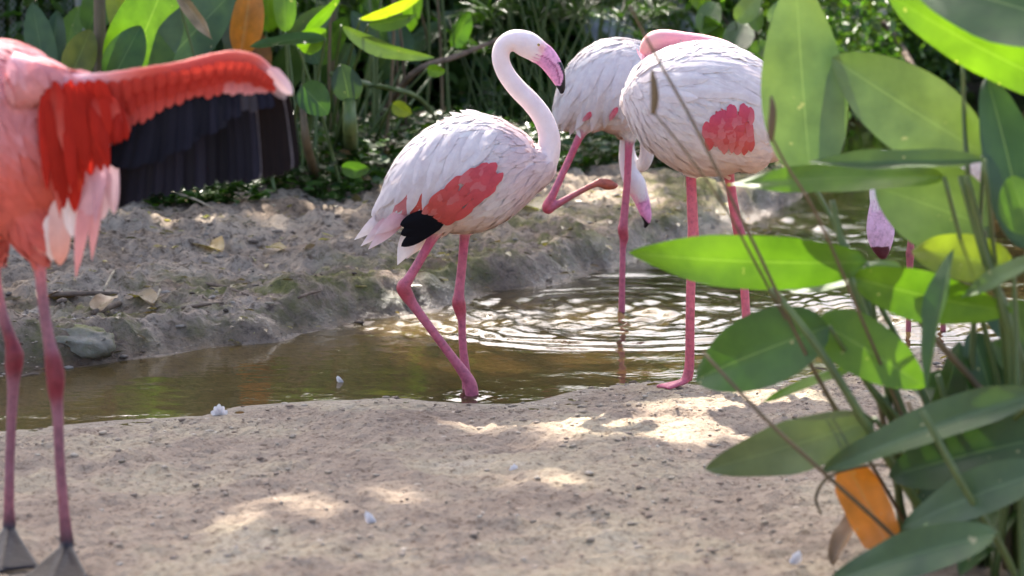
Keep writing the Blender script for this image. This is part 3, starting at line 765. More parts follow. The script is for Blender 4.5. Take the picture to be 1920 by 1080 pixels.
for i, (b, t, w, c0, c1, dy) in enumerate(tail):
    A.feather(tl, b, t, w, c0, c1, Yb=YA + dy, Yt=YA + dy, kind='pointed', seed=i)
wa = wing_base(A, 'wing', [(905, 285, 935, 330), (870, 268, 905, 375), (830, 268, 865, 398), (795, 285, 825, 408), (765, 318, 785, 405), (745, 352, 758, 395)], PINKW)
mir = None
k = 0
def fa(b, t, w, c0, c1=None, off=0.008, tipoff=None, kind='feather', camber=-0.12, sag=0.04):
    global k; k += 1
    return A.feather(wa, b, t, w, c0, c1, off, tipoff, kind, camber, sag=sag, seed=k)
for b, t, w in [((828, 398), (750, 422), 30), ((832, 404), (751, 440), 30), ((834, 408), (752, 462), 27), ((830, 400), (758, 430), 30)]:
    A.feather(wa, b, t, w, BLACK, BLACK, Yb=YA - 0.098 + 0.004 * k, Yt=YA - 0.085 + 0.004 * k, camber=-0.1, seed=k, name='primary_feather'); k += 1
for i in range(13):
    q = i / 12; fa((782 + q * 70, 340 + q * 22), (736 + q * 96, 404 + q * 6 + random.uniform(-6, 5)), 19, CORAL, PINK if i < 4 else CORAL, 0.006 - 0.001 * (i % 2), 0.008, 'pointed')
rc = random.Random(4)
for i in range(64):          # coral patch over the bend of the wing
    q = rc.uniform(0, 1) ** 0.8; v = rc.uniform(-1, 1)
    cx = 822 + 100 * q; cy = 396 - 74 * q; hw_ = 8 + 20 * math.sin(math.pi * min(1, 0.15 + q * 0.75))
    ox, oy = v * hw_ * 0.6, v * hw_ * 0.8
    cc = np.array(CORAL) * (1 - 0.6 * q) + np.array(ROSE) * 0.6 * q
    c2 = cc * 0.8 + np.array(PINKW) * 0.2 if rc.random() < 0.3 else cc * rc.uniform(0.85, 1.05)
    fa((cx + ox + 12, cy + oy - 9), (cx + ox - 15 - rc.uniform(0, 8), cy + oy + 13 + rc.uniform(0, 7)), rc.uniform(12, 17), tuple(cc), tuple(c2), 0.012 + 0.002 * q, 0.0145 + 0.002 * q, 'feather', -0.04)
for b, t, w in [((862, 252), (812, 398), 36), ((890, 262), (840, 376), 32), ((838, 252), (794, 394), 28), ((815, 265), (770, 394), 32), ((792, 284), (744, 388), 30), ((770, 305), (722, 388), 26), ((755, 325), (698, 415), 24), ((905, 272), (862, 348), 24), ((920, 258), (882, 312), 24),
                ((880, 238), (836, 340), 28), ((850, 235), (806, 352), 28), ((820, 248), (776, 350), 28), ((795, 268), (752, 350), 26), ((905, 240), (868, 310), 24), ((775, 290), (735, 350), 24), ((865, 228), (826, 305), 24), ((835, 232), (795, 305), 24), ((930, 240), (900, 290), 22)]:
    fa((b[0] + rc.uniform(-4, 4), b[1]), (t[0] + rc.uniform(-4, 4), t[1] + rc.uniform(-5, 3)), w, WHITE, (0.85, 0.785, 0.78), 0.006, 0.0125, 'feather', -0.10, 0.05)
for i in range(9):       # ruffled feathers along the ridge of the back
    x = 975 - i * 13; y = 262 - 46 * math.sin(min(1.0, (i + 1) / 6) * math.pi / 2) + max(0, i - 6) * 5
    A.feather(wa, (x, y + 6), (x - 34 - random.uniform(0, 10), y - 8 + random.uniform(-5, 6)), 13, WHITE, WHITE, Yb=YA - 0.01, Yt=YA - 0.02 + 0.004 * i, kind='pointed', seed=90 + i, name='back_feather')

# ---- the resting bird with its head tucked in
fC1 = gpt(1282, 728); fC2 = gpt(1412, 736)
YC = fC1.y + 0.01
C_ = Bird(YC, 'white flamingo resting on two legs with head tucked over its back', fC1)
C_.tube([(1168, 203, 0, 10), (1180, 200, 0, 40), (1205, 197, 0, 74), (1245, 196, 0, 100), (1295, 200, 0, 118, 112), (1345, 208, 0, 120, 112), (1395, 222, 0.02, 103), (1440, 240, 0.04, 72), (1480, 258, 0.06, 38), (1510, 275, 0.08, 12)], WHITE, 1.0, seg=30)
C_.tube([(1345, 235, -0.05, 60, 50), (1385, 262, -0.05, 66, 55), (1405, 285, -0.04, 40), (1400, 300, 0, 20)], PEACH, 1.0, seg=20)
C_.tube([(1395, 130, 0.06, 26), (1362, 100, 0.07, 22), (1325, 86, 0.08, 20), (1285, 80, 0.08, 20), (1248, 77, 0.08, 22), (1226, 80, 0.08, 21), (1217, 96, 0.08, 18), (1222, 120, 0.08, 14), (1240, 140, 0.07, 8)], (0.78, 0.40, 0.42), 0.6, seg=18, cols=[PINKW, (0.78, 0.42, 0.46), (0.77, 0.31, 0.36), (0.77, 0.29, 0.34), (0.77, 0.30, 0.34), (0.76, 0.36, 0.35), (0.7, 0.30, 0.28), BILL, BLACK])
C_.tube([(1292, 270, -0.01, 40), (1294, 300, -0.01, 18), (1295, 318, -0.01, 10.5), (1298, 390, -0.01, 10.5), (1300, 440, -0.01, 11), (1298, 462, -0.01, 14), (1297, 484, -0.01, 12), (1296, 510, -0.01, 9.5), (1294, 600, -0.01, 9), (1293, 680, 0, 9.5), (1288, 712, 0, 11)], (0.60, 0.13, 0.165), 0.0, seg=14, sub=8,
        cols=[PEACH, PEACH] + [(0.60, 0.13, 0.165)] * 3 + [LEGR] * 2 + [(0.60, 0.13, 0.165)] * 4, thigh=1)
C_.tube([(1362, 290, 0.05, 40), (1364, 316, 0.05, 18), (1367, 330, 0.05, 10.5), (1378, 400, 0.04, 10), (1388, 445, 0.03, 12), (1390, 470, 0.02, 13), (1393, 500, 0.01, 9), (1400, 600, 0, 8.5), (1408, 690, -0.02, 9), (1412, 722, -0.03, 10)], (0.60, 0.13, 0.165), 0.0, seg=14, sub=8,
        cols=[PEACH, PEACH] + [(0.60, 0.13, 0.165)] * 2 + [LEGR] * 2 + [(0.60, 0.13, 0.165)] * 4, thigh=1)
def footfrom(b, px, py, dy, heading, size, col, splay=28):
    p = at(px, py, b.Y + dy); webfoot(b.src, p, heading, size, col, -0.1, splay)
footfrom(C_, 1288, 714, 0, 250, 0.085, (0.66, 0.16, 0.22)); footfrom(C_, 1412, 722, -0.03, 240, 0.085, (0.66, 0.16, 0.22))
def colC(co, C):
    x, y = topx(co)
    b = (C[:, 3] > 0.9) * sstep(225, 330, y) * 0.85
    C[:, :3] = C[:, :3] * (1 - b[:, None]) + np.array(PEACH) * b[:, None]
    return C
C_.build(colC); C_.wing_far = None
C_.plumage(at(1500, 280, YC + 0.07), 9000, 0.050, 0.016, 0.09, 5)
wc = wing_base(C_, 'wing', [(1322, 225, 1322, 260), (1345, 205, 1345, 280), (1375, 198, 1375, 292), (1398, 205, 1400, 288)], CORAL, 0.0045)
k = 0
rc = random.Random(9)
for i in range(58):
    v = i / 57; u = rc.uniform(0, 1); k += 1
    # rounded towards the breast, pointed at the top, narrowing below
    xl = 1318 + 46 * (1 - math.sin(math.pi * min(1, 0.12 + v * 0.62))) + 26 * max(0, v - 0.55) * 2; xr = 1386 + 20 * math.sin(math.pi * min(0.55, v * 1.1 + .1)) - 10 * max(0, v - 0.7)
    top = 192 + 26 * (1 - u); y = top + (268 - top) * v; x = xl + (xr - xl) * u
    cc = np.array(ROSE) * (1 - v) + np.array(CORAL) * v
    c2 = cc * 0.75 + np.array(PINKW) * 0.25 if rc.random() < 0.2 + 0.3 * v else cc * 0.95
    C_.feather(wc, (x, y - 10), (x + rc.uniform(-6, 4), y + 16 + rc.uniform(0, 8)), rc.uniform(12, 17), tuple(cc), tuple(c2), 0.008, 0.010, seed=k, camber=-0.04)
for i, (b, t, w) in enumerate([((1215, 150), (1330, 150), 30), ((1200, 175), (1310, 185), 30), ((1240, 130), (1370, 130), 30), ((1270, 112), (1400, 128), 28), ((1300, 100), (1430, 150), 28), ((1320, 95), (1440, 170), 26), ((1255, 165), (1390, 178), 32), ((1290, 150), (1420, 185), 32), ((1320, 140), (1435, 200), 30), ((1345, 120), (1448, 190), 28), ((1400, 180), (1460, 240), 30), ((1395, 200), (1450, 275), 30)]):
    C_.feather(wc, b, t, w * 0.85, WHITE, (0.85, 0.785, 0.775), 0.005, 0.011, seed=20 + i, camber=-0.10)

# ---- the bird scratching with a raised leg
YB = gnd(1166, 577, 0).y
B_ = Bird(YB, 'white flamingo behind the others holding one leg bent up, neck looped down', gnd(1166, 577, -0.02))
B_.tube([(1054, 240, 0, 10), (1062, 222, 0, 26), (1080, 202, 0, 48), (1108, 182, 0, 72, 66), (1145, 168, 0, 90, 80), (1185, 168, 0, 88, 78), (1218, 178, 0, 66), (1242, 192, 0, 40), (1256, 202, 0, 14)], WHITE, 1.0, seg=28)
nk = (0.80, 0.72, 0.71)
B_.tube([(1225, 190, 0.0, 34), (1219, 225, 0.01, 22), (1214, 258, 0.03, 15), (1213, 288, 0.05, 14), (1205, 308, 0.08, 13.5), (1191, 310, 0.12, 13), (1180, 292, 0.14, 13), (1176, 262, 0.13, 13), (1178, 238, 0.10, 13), (1180, 230, 0.05, 13), (1177, 255, 0.02, 14), (1175, 290, 0.01, 15), (1179, 320, 0.01, 16), (1190, 343, 0.0, 20, 17), (1198, 362, 0.0, 17, 14), (1203, 376, 0.0, 14, 11)], nk, 0.6, lat=(0.2, 0.98, 0), seg=18, sub=7)
B_.tube([(1197, 358, 0, 16, 11), (1203, 374, 0, 15, 9.5), (1208, 390, 0, 13, 9), (1212, 404, 0, 10.5, 8), (1213, 416, 0, 7, 6), (1208, 428, 0, 2.5, 2.5)], BILL, 0.0, seg=16, sub=8)
LB = (0.50, 0.12, 0.18)
B_.tube([(1108, 222, -0.04, 28), (1096, 240, -0.04, 14), (1086, 258, -0.04, 8), (1062, 310, -0.05, 7), (1038, 362, -0.06, 7.5), (1027, 384, -0.06, 10), (1028, 392, -0.06, 10), (1040, 386, -0.065, 7.5), (1075, 366, -0.075, 6), (1112, 347, -0.085, 6), (1126, 343, -0.087, 9), (1140, 346, -0.09, 11), (1152, 348, -0.09, 7), (1160, 346, -0.09, 2.5)], LB, 0.0, lat=(0, 1, 0.05), seg=14, sub=8,
        cols=[PEACH, PINKW, LB, LB, LB, (0.55, 0.09, 0.12), (0.55, 0.09, 0.12), LB, (0.45, 0.13, 0.14), (0.45, 0.12, 0.10), (0.44, 0.12, 0.08), (0.42, 0.10, 0.06), (0.42, 0.10, 0.06), (0.40, 0.10, 0.08)])
B_.tube([(1178, 225, -0.05, 34), (1181, 248, -0.05, 20), (1181, 262, -0.05, 12), (1179, 275, -0.05, 8), (1176, 340, -0.05, 7), (1170, 410, -0.05, 8), (1168, 430, -0.05, 10), (1170, 446, -0.05, 9), (1168, 465, -0.05, 6.5), (1167, 520, -0.05, 6), (1166, 580, -0.05, 6.5), (1166, 600, -0.05, 7)], LB, 0.0, seg=14, sub=8,
        cols=[PEACH, (0.66, 0.58, 0.55), (0.66, 0.58, 0.55), LB, LB, LB, LEGR, LEGR, LB, LB, LB, LB])
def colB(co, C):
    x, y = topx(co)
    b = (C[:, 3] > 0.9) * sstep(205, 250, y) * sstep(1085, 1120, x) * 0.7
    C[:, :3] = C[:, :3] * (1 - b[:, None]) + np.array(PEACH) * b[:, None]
    bl = (C[:, 3] < 0.3) & (y > 300) & (x > 1190) & (y - (x - 1205) * 0.9 > 407) & (y < 435)
    C[bl, :3] = BLACK
    return C
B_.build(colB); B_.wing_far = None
B_.plumage(at(1050, 260, YB), 9000, 0.050, 0.016, 0.09, 6)
wb = wing_base(B_, 'wing', [(1200, 110, 1195, 200), (1165, 100, 1160, 225), (1130, 108, 1120, 232), (1100, 130, 1090, 235), (1075, 165, 1070, 238)], WHITE)
k = 0
for b, t, w in [((1130, 110), (1085, 245), 28), ((1110, 125), (1068, 255), 28), ((1090, 150), (1052, 250), 26), ((1150, 105), (1108, 240), 28), ((1172, 105), (1135, 235), 28), ((1190, 112), (1165, 228), 28), ((1205, 122), (1190, 220), 26), ((1080, 175), (1048, 232), 22), ((1160, 95), (1120, 190), 26), ((1135, 98), (1092, 190), 26), ((1180, 98), (1150, 185), 26), ((1110, 115), (1070, 200), 26)]:
    k += 1; B_.feather(wb, b, t, w * 0.9, WHITE, (0.84, 0.785, 0.79), 0.006, 0.014, seed=k, camber=-0.10, kind='feather' if k % 3 else 'pointed')
for b, t, w in [((1110, 205), (1098, 224), 10), ((1158, 198), (1146, 220), 10)]:
    k += 1; B_.feather(wb, b, t, w, ROSE, PINK, 0.015, 0.017, seed=k)

# ---- the feeding bird half hidden by the leaves
YD = gnd(1703, 622, 0).y
D_ = Bird(YD, 'flamingo feeding in the water, half hidden behind the broad green leaves', gnd(1703, 622, -0.02))
D_.tube([(1700, 335, -0.10, 22), (1718, 320, -0.06, 52), (1745, 305, 0, 72), (1780, 295, 0.06, 78), (1815, 292, 0.12, 66), (1845, 298, 0.18, 36), (1862, 305, 0.2, 10)], WHITE, 1.0, lat=(0.5, 0.8, 0), seg=26)
D_.tube([(1715, 330, -0.06, 40), (1690, 335, -0.11, 22), (1672, 322, -0.13, 16), (1664, 302, -0.14, 14.5), (1655, 296, -0.155, 14), (1647, 312, -0.17, 14), (1645, 345, -0.175, 14), (1646, 372, -0.18, 15), (1652, 388, -0.18, 18)], nk, 0.6, lat=(0.3, 0.95, 0), seg=18, sub=7)
D_.tube([(1650, 376, -0.18, 17), (1650, 400, -0.18, 22, 18), (1651, 430, -0.18, 26, 18), (1652, 455, -0.18, 22, 15), (1655, 475, -0.18, 13, 10), (1658, 486, -0.18, 5, 4)], (0.72, 0.45, 0.62), 0.0, seg=18, sub=7)
for x, dy in ((1703, 0.0), (1768, 0.05)):
    D_.tube([(x + 22, 340, dy, 30), (x + 10, 366, dy, 14), (x + 8, 385, dy, 7), (x + 5, 450, dy, 6.5), (x + 4, 475, dy, 9), (x + 3, 495, dy, 7), (x + 1, 560, dy, 5), (x, 640, dy, 6)], (0.42, 0.11, 0.13), 0.0, seg=12, sub=6, cols=[WHITE, PEACH] + [(0.42, 0.11, 0.13)] * 6)
def colD(co, C):
    x, y = topx(co)
    bl = (C[:, 3] < 0.3) & (y > 463) & (x < 1668) & (co[:, 1] < YD - 0.1) & (y < 490)
    C[bl, :3] = (0.10, 0.02, 0.03)
    return C
D_.build(colD)
D_.plumage(at(1870, 320, YD + 0.2), 7000, 0.045, 0.014, 0.06, 8)

# ---- the red bird with the spread wing
fR = gnd(125, 1062, 0.06)
YR = 4.13
R_ = Bird(YR, 'coral red flamingo stretching out its wing with black flight feathers', Vector((at(60, 1000, YR).x, YR, 0.06)), voxel=0.0045)
CORB = (0.76, 0.17, 0.13)
R_.tube([(132, 385, 0, 14), (122, 368, 0, 62, 50), (98, 340, 0, 122, 90), (50, 308, 0, 168, 115), (-10, 280, 0, 192, 128), (-75, 250, 0, 184, 125), (-150, 215, 0, 138, 105), (-205, 185, 0, 84, 80), (-238, 160, 0, 45, 48)], CORB, 1.0, seg=32)
R_.tube([(-200, 190, 0, 60), (-238, 150, 0, 34), (-258, 90, 0, 27), (-262, 10, 0, 25), (-248, -80, 0, 24), (-240, -160, 0, 24), (-262, -215, 0, 26), (-300, -225, 0, 33, 28), (-325, -212, 0, 29, 23), (-340, -200, 0, 24, 17)], (0.76, 0.26, 0.22), 0.6, seg=18)
R_.tube([(-330, -206, 0, 27, 17), (-352, -192, 0, 26, 15), (-372, -165, 0, 22, 13), (-384, -135, 0, 14, 10), (-386, -112, 0, 4, 4)], (0.78, 0.45, 0.42), 0.0, seg=16)
LR = (0.25, 0.095, 0.125); LRJ = (0.18, 0.02, 0.034); FT = (0.013, 0.008, 0.010)
R_.tube([(45, 395, -0.03, 50, 46), (62, 438, -0.045, 38, 36), (72, 468, -0.05, 25), (74, 492, -0.05, 13), (80, 560, -0.05, 11), (92, 640, -0.05, 12), (99, 672, -0.05, 16), (104, 706, -0.05, 18), (105, 738, -0.05, 15), (108, 770, -0.05, 11.5), (112, 860, -0.05, 10.5), (120, 960, -0.05, 11), (126, 1022, -0.05, 14)], LR, 0.0, seg=16, sub=8,
        cols=[CORAL, CORAL, (0.72, 0.24, 0.2), (0.55, 0.16, 0.17), LR, LR, LRJ, LRJ, LRJ, LR, LR, (0.30, 0.10, 0.12), FT], thigh=2)
R_.tube([(-40, 395, 0.05, 50, 46), (-24, 445, 0.065, 38, 36), (-14, 485, 0.07, 22), (-10, 520, 0.07, 12), (5, 590, 0.07, 11), (20, 636, 0.07, 13), (27, 664, 0.07, 18), (26, 690, 0.07, 17), (25, 720, 0.07, 12.5), (22, 780, 0.07, 10.5), (18, 880, 0.07, 10), (17, 950, 0.07, 11), (18, 988, 0.07, 14)], LR, 0.0, seg=16, sub=8,
        cols=[CORAL, CORAL, (0.72, 0.24, 0.2), (0.55, 0.16, 0.17), LR, LRJ, LRJ, LRJ, LR, LR, LR, (0.30, 0.10, 0.12), FT], thigh=2)
footfrom(R_, 126, 1022, -0.05, 184, 0.125, FT, 33); footfrom(R_, 18, 988, 0.07, 176, 0.125, FT, 33)
# arm of the wing, grown out of the shoulder
ARM = [(30, 150, -0.09, 52, 40), (80, 150, -0.10, 34, 26), (130, 158, -0.10, 21, 16), (200, 152, -0.09, 17, 13), (270, 142, -0.08, 17, 12), (340, 132, -0.06, 18, 12), (400, 118, -0.045, 19, 12), (445, 113, -0.035, 19, 12), (480, 120, -0.03, 17, 11), (504, 138, -0.025, 14, 9), (525, 158, -0.02, 11, 8), (540, 172, -0.02, 6, 5)]
R_.tube(ARM, RED, 0.6, seg=18, sub=7, thigh=3, cols=[(0.74, 0.36, 0.38), (0.76, 0.45, 0.48), (0.76, 0.5, 0.52), (0.66, 0.24, 0.22), (0.58, 0.08, 0.05), (0.55, 0.06, 0.04), (0.55, 0.06, 0.04), (0.58, 0.08, 0.05), (0.60, 0.10, 0.07), (0.70, 0.3, 0.28), (0.72, 0.5, 0.52), (0.74, 0.52, 0.54)])
def colR(co, C):
    x, y = topx(co)
    t = (C[:, 3] > 0.9) * (1 - sstep(140, 330, y)) * 0.9
    C[:, :3] = C[:, :3] * (1 - t[:, None]) + np.array((0.74, 0.40, 0.43)) * t[:, None]
    mott = (C[:, 3] > 0.9) * sstep(-0.1, 0.5, fbm(x / 70, y / 60, 3, 2)) * 0.28
    C[:, :3] = C[:, :3] * (1 - mott[:, None]) + np.array((0.70, 0.12, 0.085)) * mott[:, None]
    lo = (C[:, 3] > 0.9) * sstep(300, 460, y) * 0.5
    C[:, :3] = C[:, :3] * (1 - lo[:, None]) + np.array((0.66, 0.19, 0.16)) * lo[:, None]
    return C
R_.build(colR); R_.wing_far = None
R_.plumage(at(330, 760, YR + 0.05), 8000, 0.055, 0.016, 0.08, 9)
def curve(P, t):
    P = np.array(P, float); n = len(P) - 1; u = np.clip(t, 0, 1) * n; i = min(int(u), n - 1); f = u - i
    return P[i] * (1 - f) + P[i + 1] * f
def Yw(px): return YR - 0.115 + (px - 60) / 480 * 0.085
wr = MB()
LEAD = [(150, 150), (210, 150), (280, 140), (350, 128), (420, 112), (470, 116), (500, 138), (520, 160)]
MIDL = [(170, 260), (235, 240), (290, 205), (360, 182), (425, 168), (470, 168), (500, 172), (530, 180)]
V = []; Fc = []
for i in range(15):
    a = curve(LEAD, i / 14); b = curve(MIDL, i / 14)
    for j in range(4):
        p = a * (1 - j / 3) + b * j / 3; V.append(at(p[0], p[1], Yw(p[0]) + 0.012))
Fc = [(i * 4 + j, i * 4 + j + 1, (i + 1) * 4 + j + 1, (i + 1) * 4 + j) for i in range(14) for j in range(3)]
wr.add(np.array(V), Fc, (*RED, 1.0), np.array([(j / 3, i / 14) for i in range(15) for j in range(4)]))
wr = link('wing', wr.mesh('wing', M_FEATHER), R_.root)
BB = [(232, 250), (262, 235), (330, 215), (410, 195), (465, 180), (505, 172), (535, 172)]
TB = [(220, 392), (255, 380), (330, 363), (415, 350), (478, 342), (520, 333), (556, 318)]
nfl = 25
for i in range(nfl):
    t = i / (nfl - 1); b = curve(BB, t); e = curve(TB, t) + np.array((random.uniform(-2, 2), random.uniform(-5, 4)))
    dk = BLACK if t < 0.72 else (0.009, 0.006, 0.006)
    dk = tuple(np.array(dk) * random.uniform(0.8, 1.6) + np.array((0.003, 0.003, 0.006)) * random.uniform(0, 2) * (t < 0.72))
    if i in (17, 23): dk = (0.16, 0.15, 0.16)
    R_.feather(wr, b, e, (24 if t < 0.7 else 19) * (0.45 if i in (17, 23) else 1), dk, dk, Yb=Yw(b[0]) + 0.010 + 0.0006 * i, Yt=Yw(e[0]) + 0.014 + 0.0012 * (i % 2) - 0.0008 * i, camber=-0.10, sag=-0.03, seed=200 + i, name='flight_feather', roll=10, kind='blunt')
BU = [(222, 232), (262, 212), (300, 196), (350, 180), (400, 168), (450, 160), (495, 152)]
TU = [(206, 314), (242, 320), (292, 306), (345, 280), (400, 246), (452, 212), (508, 204)]
for i in range(21):
    t = i / 20; b = curve(BU, t); e = curve(TU, t) + np.array((random.uniform(-2, 2), random.uniform(-4, 4)))
    dk = tuple(np.array(BLACK) * random.uniform(0.8, 1.8) + np.array((0.003, 0.003, 0.006)) * random.uniform(0, 2))
    if i in (17, 18): dk = (0.05, 0.045, 0.05)
    R_.feather(wr, b, e, 25 if t < .75 else 17, dk, dk, Yb=Yw(b[0]) - 0.004, Yt=Yw(e[0]) - 0.016 + 0.0015 * (i % 2) - 0.0005 * i, camber=-0.10, sag=-0.03, seed=240 + i, name='covert_feather', roll=8, kind='blunt')
# red coverts in three rows hanging from the arm
for row, (f0, f1, n) in enumerate([(0.45, 1.15, 24), (0.2, 0.8, 22), (0.02, 0.5, 20)]):
    for i in range(n):
        t = (i + 0.5 * (row % 2)) / n
        a = curve(LEAD, t * 0.93); b = curve(MIDL, t * 0.93)
        p = a + (b - a) * f0; q = a + (b - a) * (f1 + random.uniform(-0.08, 0.08)) + np.array((-6, 0))
        c0 = (0.44, 0.028, 0.018) if row < 2 else (0.52, 0.05, 0.03); c1 = (0.48, 0.045, 0.03) if row else ((0.72, 0.30, 0.29) if t > 0.6 else (0.58, 0.10, 0.08))
        R_.feather(wr, p, q, 24, c0, c1, Yb=Yw(p[0]) - 0.010 - row * 0.004, Yt=Yw(q[0]) - 0.012 - row * 0.004, camber=-0.2, sag=0.06, seed=300 + row * 40 + i, name='covert_feather')
for i, (b, t, w, c0, c1, dz) in enumerate([((92, 165), (112, 330), 40, RED, RED, -.01), ((104, 170), (118, 385), 38, RED, RED, 0), ((120, 175), (150, 360), 40, RED, (0.62, 0.06, 0.03), -.006), ((138, 178), (140, 400), 36, (0.55, 0.04, 0.02), RED, .004), ((150, 175), (170, 330), 40, RED, RED, -.012), ((168, 178), (185, 310), 38, RED, RED, -.008), ((182, 180), (200, 265), 36, RED, (0.66, 0.2, 0.18), -.012), ((198, 178), (218, 250), 34, RED, (0.66, 0.15, 0.12), -.014), ((110, 210), (140, 300), 30, RED, (0.54, 0.07, 0.05), -.012), ((150, 220), (160, 310), 28, RED, (0.54, 0.07, 0.05), -.012),
        ((192, 230), (178, 420), 34, (0.66, 0.46, 0.54), (0.70, 0.40, 0.46), .012), ((178, 290), (152, 450), 36, (0.74, 0.48, 0.54), (0.74, 0.42, 0.44), .014), ((170, 320), (142, 522), 27, (0.74, 0.40, 0.42), (0.74, 0.30, 0.28), .018), ((185, 330), (172, 490), 22, (0.74, 0.42, 0.44), (0.74, 0.32, 0.30), .022), ((205, 250), (214, 402), 28, (0.66, 0.48, 0.56), (0.76, 0.52, 0.54), .026), ((196, 300), (192, 412), 28, (0.70, 0.40, 0.44), (0.78, 0.58, 0.58), .03), ((128, 360), (136, 445), 26, WHITE, WHITE, .03), ((112, 370), (112, 498), 40, (0.78, 0.62, 0.6), (0.78, 0.34, 0.24), .035), ((98, 400), (98, 490), 34, WHITE, (0.78, 0.6, 0.52), .04)]):
    R_.feather(wr, b, t, w, c0, c1, Yb=YR - 0.118 + dz, Yt=YR - 0.112 + dz, kind='feather' if i < 10 or i > 13 else 'pointed', camber=-0.14, sag=0.05, seed=400 + i)
rr = random.Random(3)
for i in range(34):
    q = i / 33; bx = 82 + q * 130 + rr.uniform(-6, 6); by = 150 + rr.uniform(-4, 55); ln = (250 - 150 * q) * rr.uniform(0.55, 1.0)
    c0 = np.array(RED) * rr.uniform(0.8, 1.1); c1 = c0 if rr.random() < 0.85 else np.array((0.60, 0.13, 0.10))
    R_.feather(wr, (bx, by), (bx + 8 + rr.uniform(0, 30) * (1 - q * .3), by + ln), rr.uniform(17, 28), tuple(c0), tuple(c1), Yb=YR - 0.125 + rr.uniform(-.012, .006), Yt=YR - 0.122 + rr.uniform(-.016, .006), camber=-0.10, sag=0.04, seed=500 + i, name='covert_feather', kind='pointed' if i % 2 else 'feather')
for i, (b, t, w) in enumerate([((504, 128), (548, 178), 26), ((498, 140), (536, 186), 24)]):
    R_.feather(wr, b, t, w, (0.72, 0.42, 0.42), (0.76, 0.6, 0.62) if i == 0 else (0.25, 0.24, 0.26), Yb=Yw(510) - 0.02 + 0.012 * i, Yt=Yw(540) - 0.02 + 0.012 * i, camber=-0.3, seed=440 + i, name='alula_feather')

# ------------------------------------------------------------------ foreground clump of broad-leaved water plants
GPL = 'broad leaved water plants on the right'
def clump(bx, by_, label):
    return thing('water_plant', (bx, by_, gz(bx, by_)), label, 'plant', GPL)
r1 = at(1760, 1100, 4.15); r2 = at(1850, 1100, 4.05); r3 = at(1960, 1100, 3.95)
P1 = clump(r1.x, r1.y, 'leafy green water plant with an orange withered leaf at its foot')
P2 = clump(r2.x, r2.y, 'tall green water plant whose upright sage leaf screens the resting flamingo')
P3 = clump(r3.x, r3.y, 'dense dark green water plant leaning in beside the tall one')
ROOT = {id(P1): P1.location.copy(), id(P2): P2.location.copy(), id(P3): P3.location.copy()}
kk = 0
def FL(P, b, t, w, Yb, Yt, roll, col, fold=0.10, sag=0.04, wave=0.013, pet=True, kind='thalia', twist=0.0, name='leaf', label=None, bow=0.1):
    global kk; kk += 1
    o = add_leaf(P, b, t, w, Yb, Yt, roll, col, fold, sag, wave, kind, name, kk, twist, label)
    if pet:
        rt = ROOT[id(P)] + Vector((random.uniform(-.09, .09), random.uniform(-.06, .06), 0)); rt.z = gz(rt.x, rt.y) - 0.01
        petiole(P, at(b[0], b[1], Yb), rt, 0.0075, 0.004, bow)
    return o
FL(P2, (1520, 338), (1492, -40), 168, 4.25, 4.30, 8, G_SAGE, 0.06, -0.03)
FL(P2, (1540, 325), (1548, 60), 52, 4.285, 4.33, 0, G_LIME, 0.05, 0, pet=False)
FL(P2, (1770, 332), (1365, 346), 62, 4.05, 4.2, 25, G_LIME, 0.05, 0.03)
FL(P2, (1845, 300), (1515, 304), 44, 3.98, 4.02, 35, G_BLUE, 0.35, -0.02, kind='lance')
FL(P2, (1845, 288), (1560, 108), 165, 4.1, 4.25, -12, G_SAGE, 0.08, 0.04)
FL(P2, (1852, 425), (1640, 350), 175, 4.15, 4.2, 10, G_SAGE, 0.06, 0.03)
FL(P1, (1625, 492), (1178, 474), 112, 4.1, 4.25, -18, (0.080, 0.150, 0.018, 0.33), 0.05, 0.05)
FL(P1, (1600, 520), (1900, 585), 105, 4.08, 4.0, 20, G_LIME, 0.08, 0.05)
FL(P1, (1690, 500), (1480, 548), 50, 4.12, 4.2, 40, G_SAGE, 0.08, 0.02, pet=False)
FL(P3, (1900, 500), (1710, 470), 95, 4.0, 4.1, 10, G_YEL, 0.08, 0.05)
FL(P1, (1555, 612), (1303, 712), 150, 4.0, 4.12, 12, G_MID, 0.10, 0.06)
FL(P1, (1530, 600), (1735, 725), 120, 4.05, 4.0, -12, G_LIME, 0.08, 0.04)
FL(P1, (1600, 690), (1430, 755), 26, 4.2, 4.25, 40, G_LIME, 0.1, 0.03, pet=False, kind='lance')
FL(P1, (1640, 785), (1322, 880), 112, 3.95, 4.05, -22, (0.125, 0.170, 0.095, 0.05), 0.08, 0.03)
FL(P1, (1960, 735), (1540, 885), 82, 3.8, 3.95, 30, G_BLUE, 0.25, 0.03, kind='lance')
FL(P3, (1960, 820), (1668, 895), 150, 3.85, 3.95, 20, G_DARK, 0.15, 0.04)
FL(P3, (1970, 760), (1790, 800), 110, 3.95, 4.0, 10, G_BLUE, 0.15, 0.04)
FL(P3, (1970, 880), (1690, 992), 100, 3.75, 3.85, 25, G_BLUE, 0.12, 0.05)
FL(P1, (1870, 1000), (1550, 1095), 95, 3.72, 3.82, 20, G_BLUE, 0.12, 0.05)
FL(P1, (1588, 872), (1664, 1022), 84, 4.08, 4.02, 12, G_ORANGE, 0.22, -0.06, 0.05, pet=False, kind='blunt', label='withered orange leaf')
FL(P1, (1640, 960), (1560, 1060), 60, 4.1, 4.05, 50, G_BROWN, 0.3, 0.1, 0.03, pet=False)
FL(P3, (1935, 440), (1895, 330), 90, 3.9, 3.95, 0, G_LIME, 0.08, 0.02)
FL(P3, (1925, 470), (1850, 145), 130, 4.0, 4.1, 28, G_DARK, 0.12, 0.03)
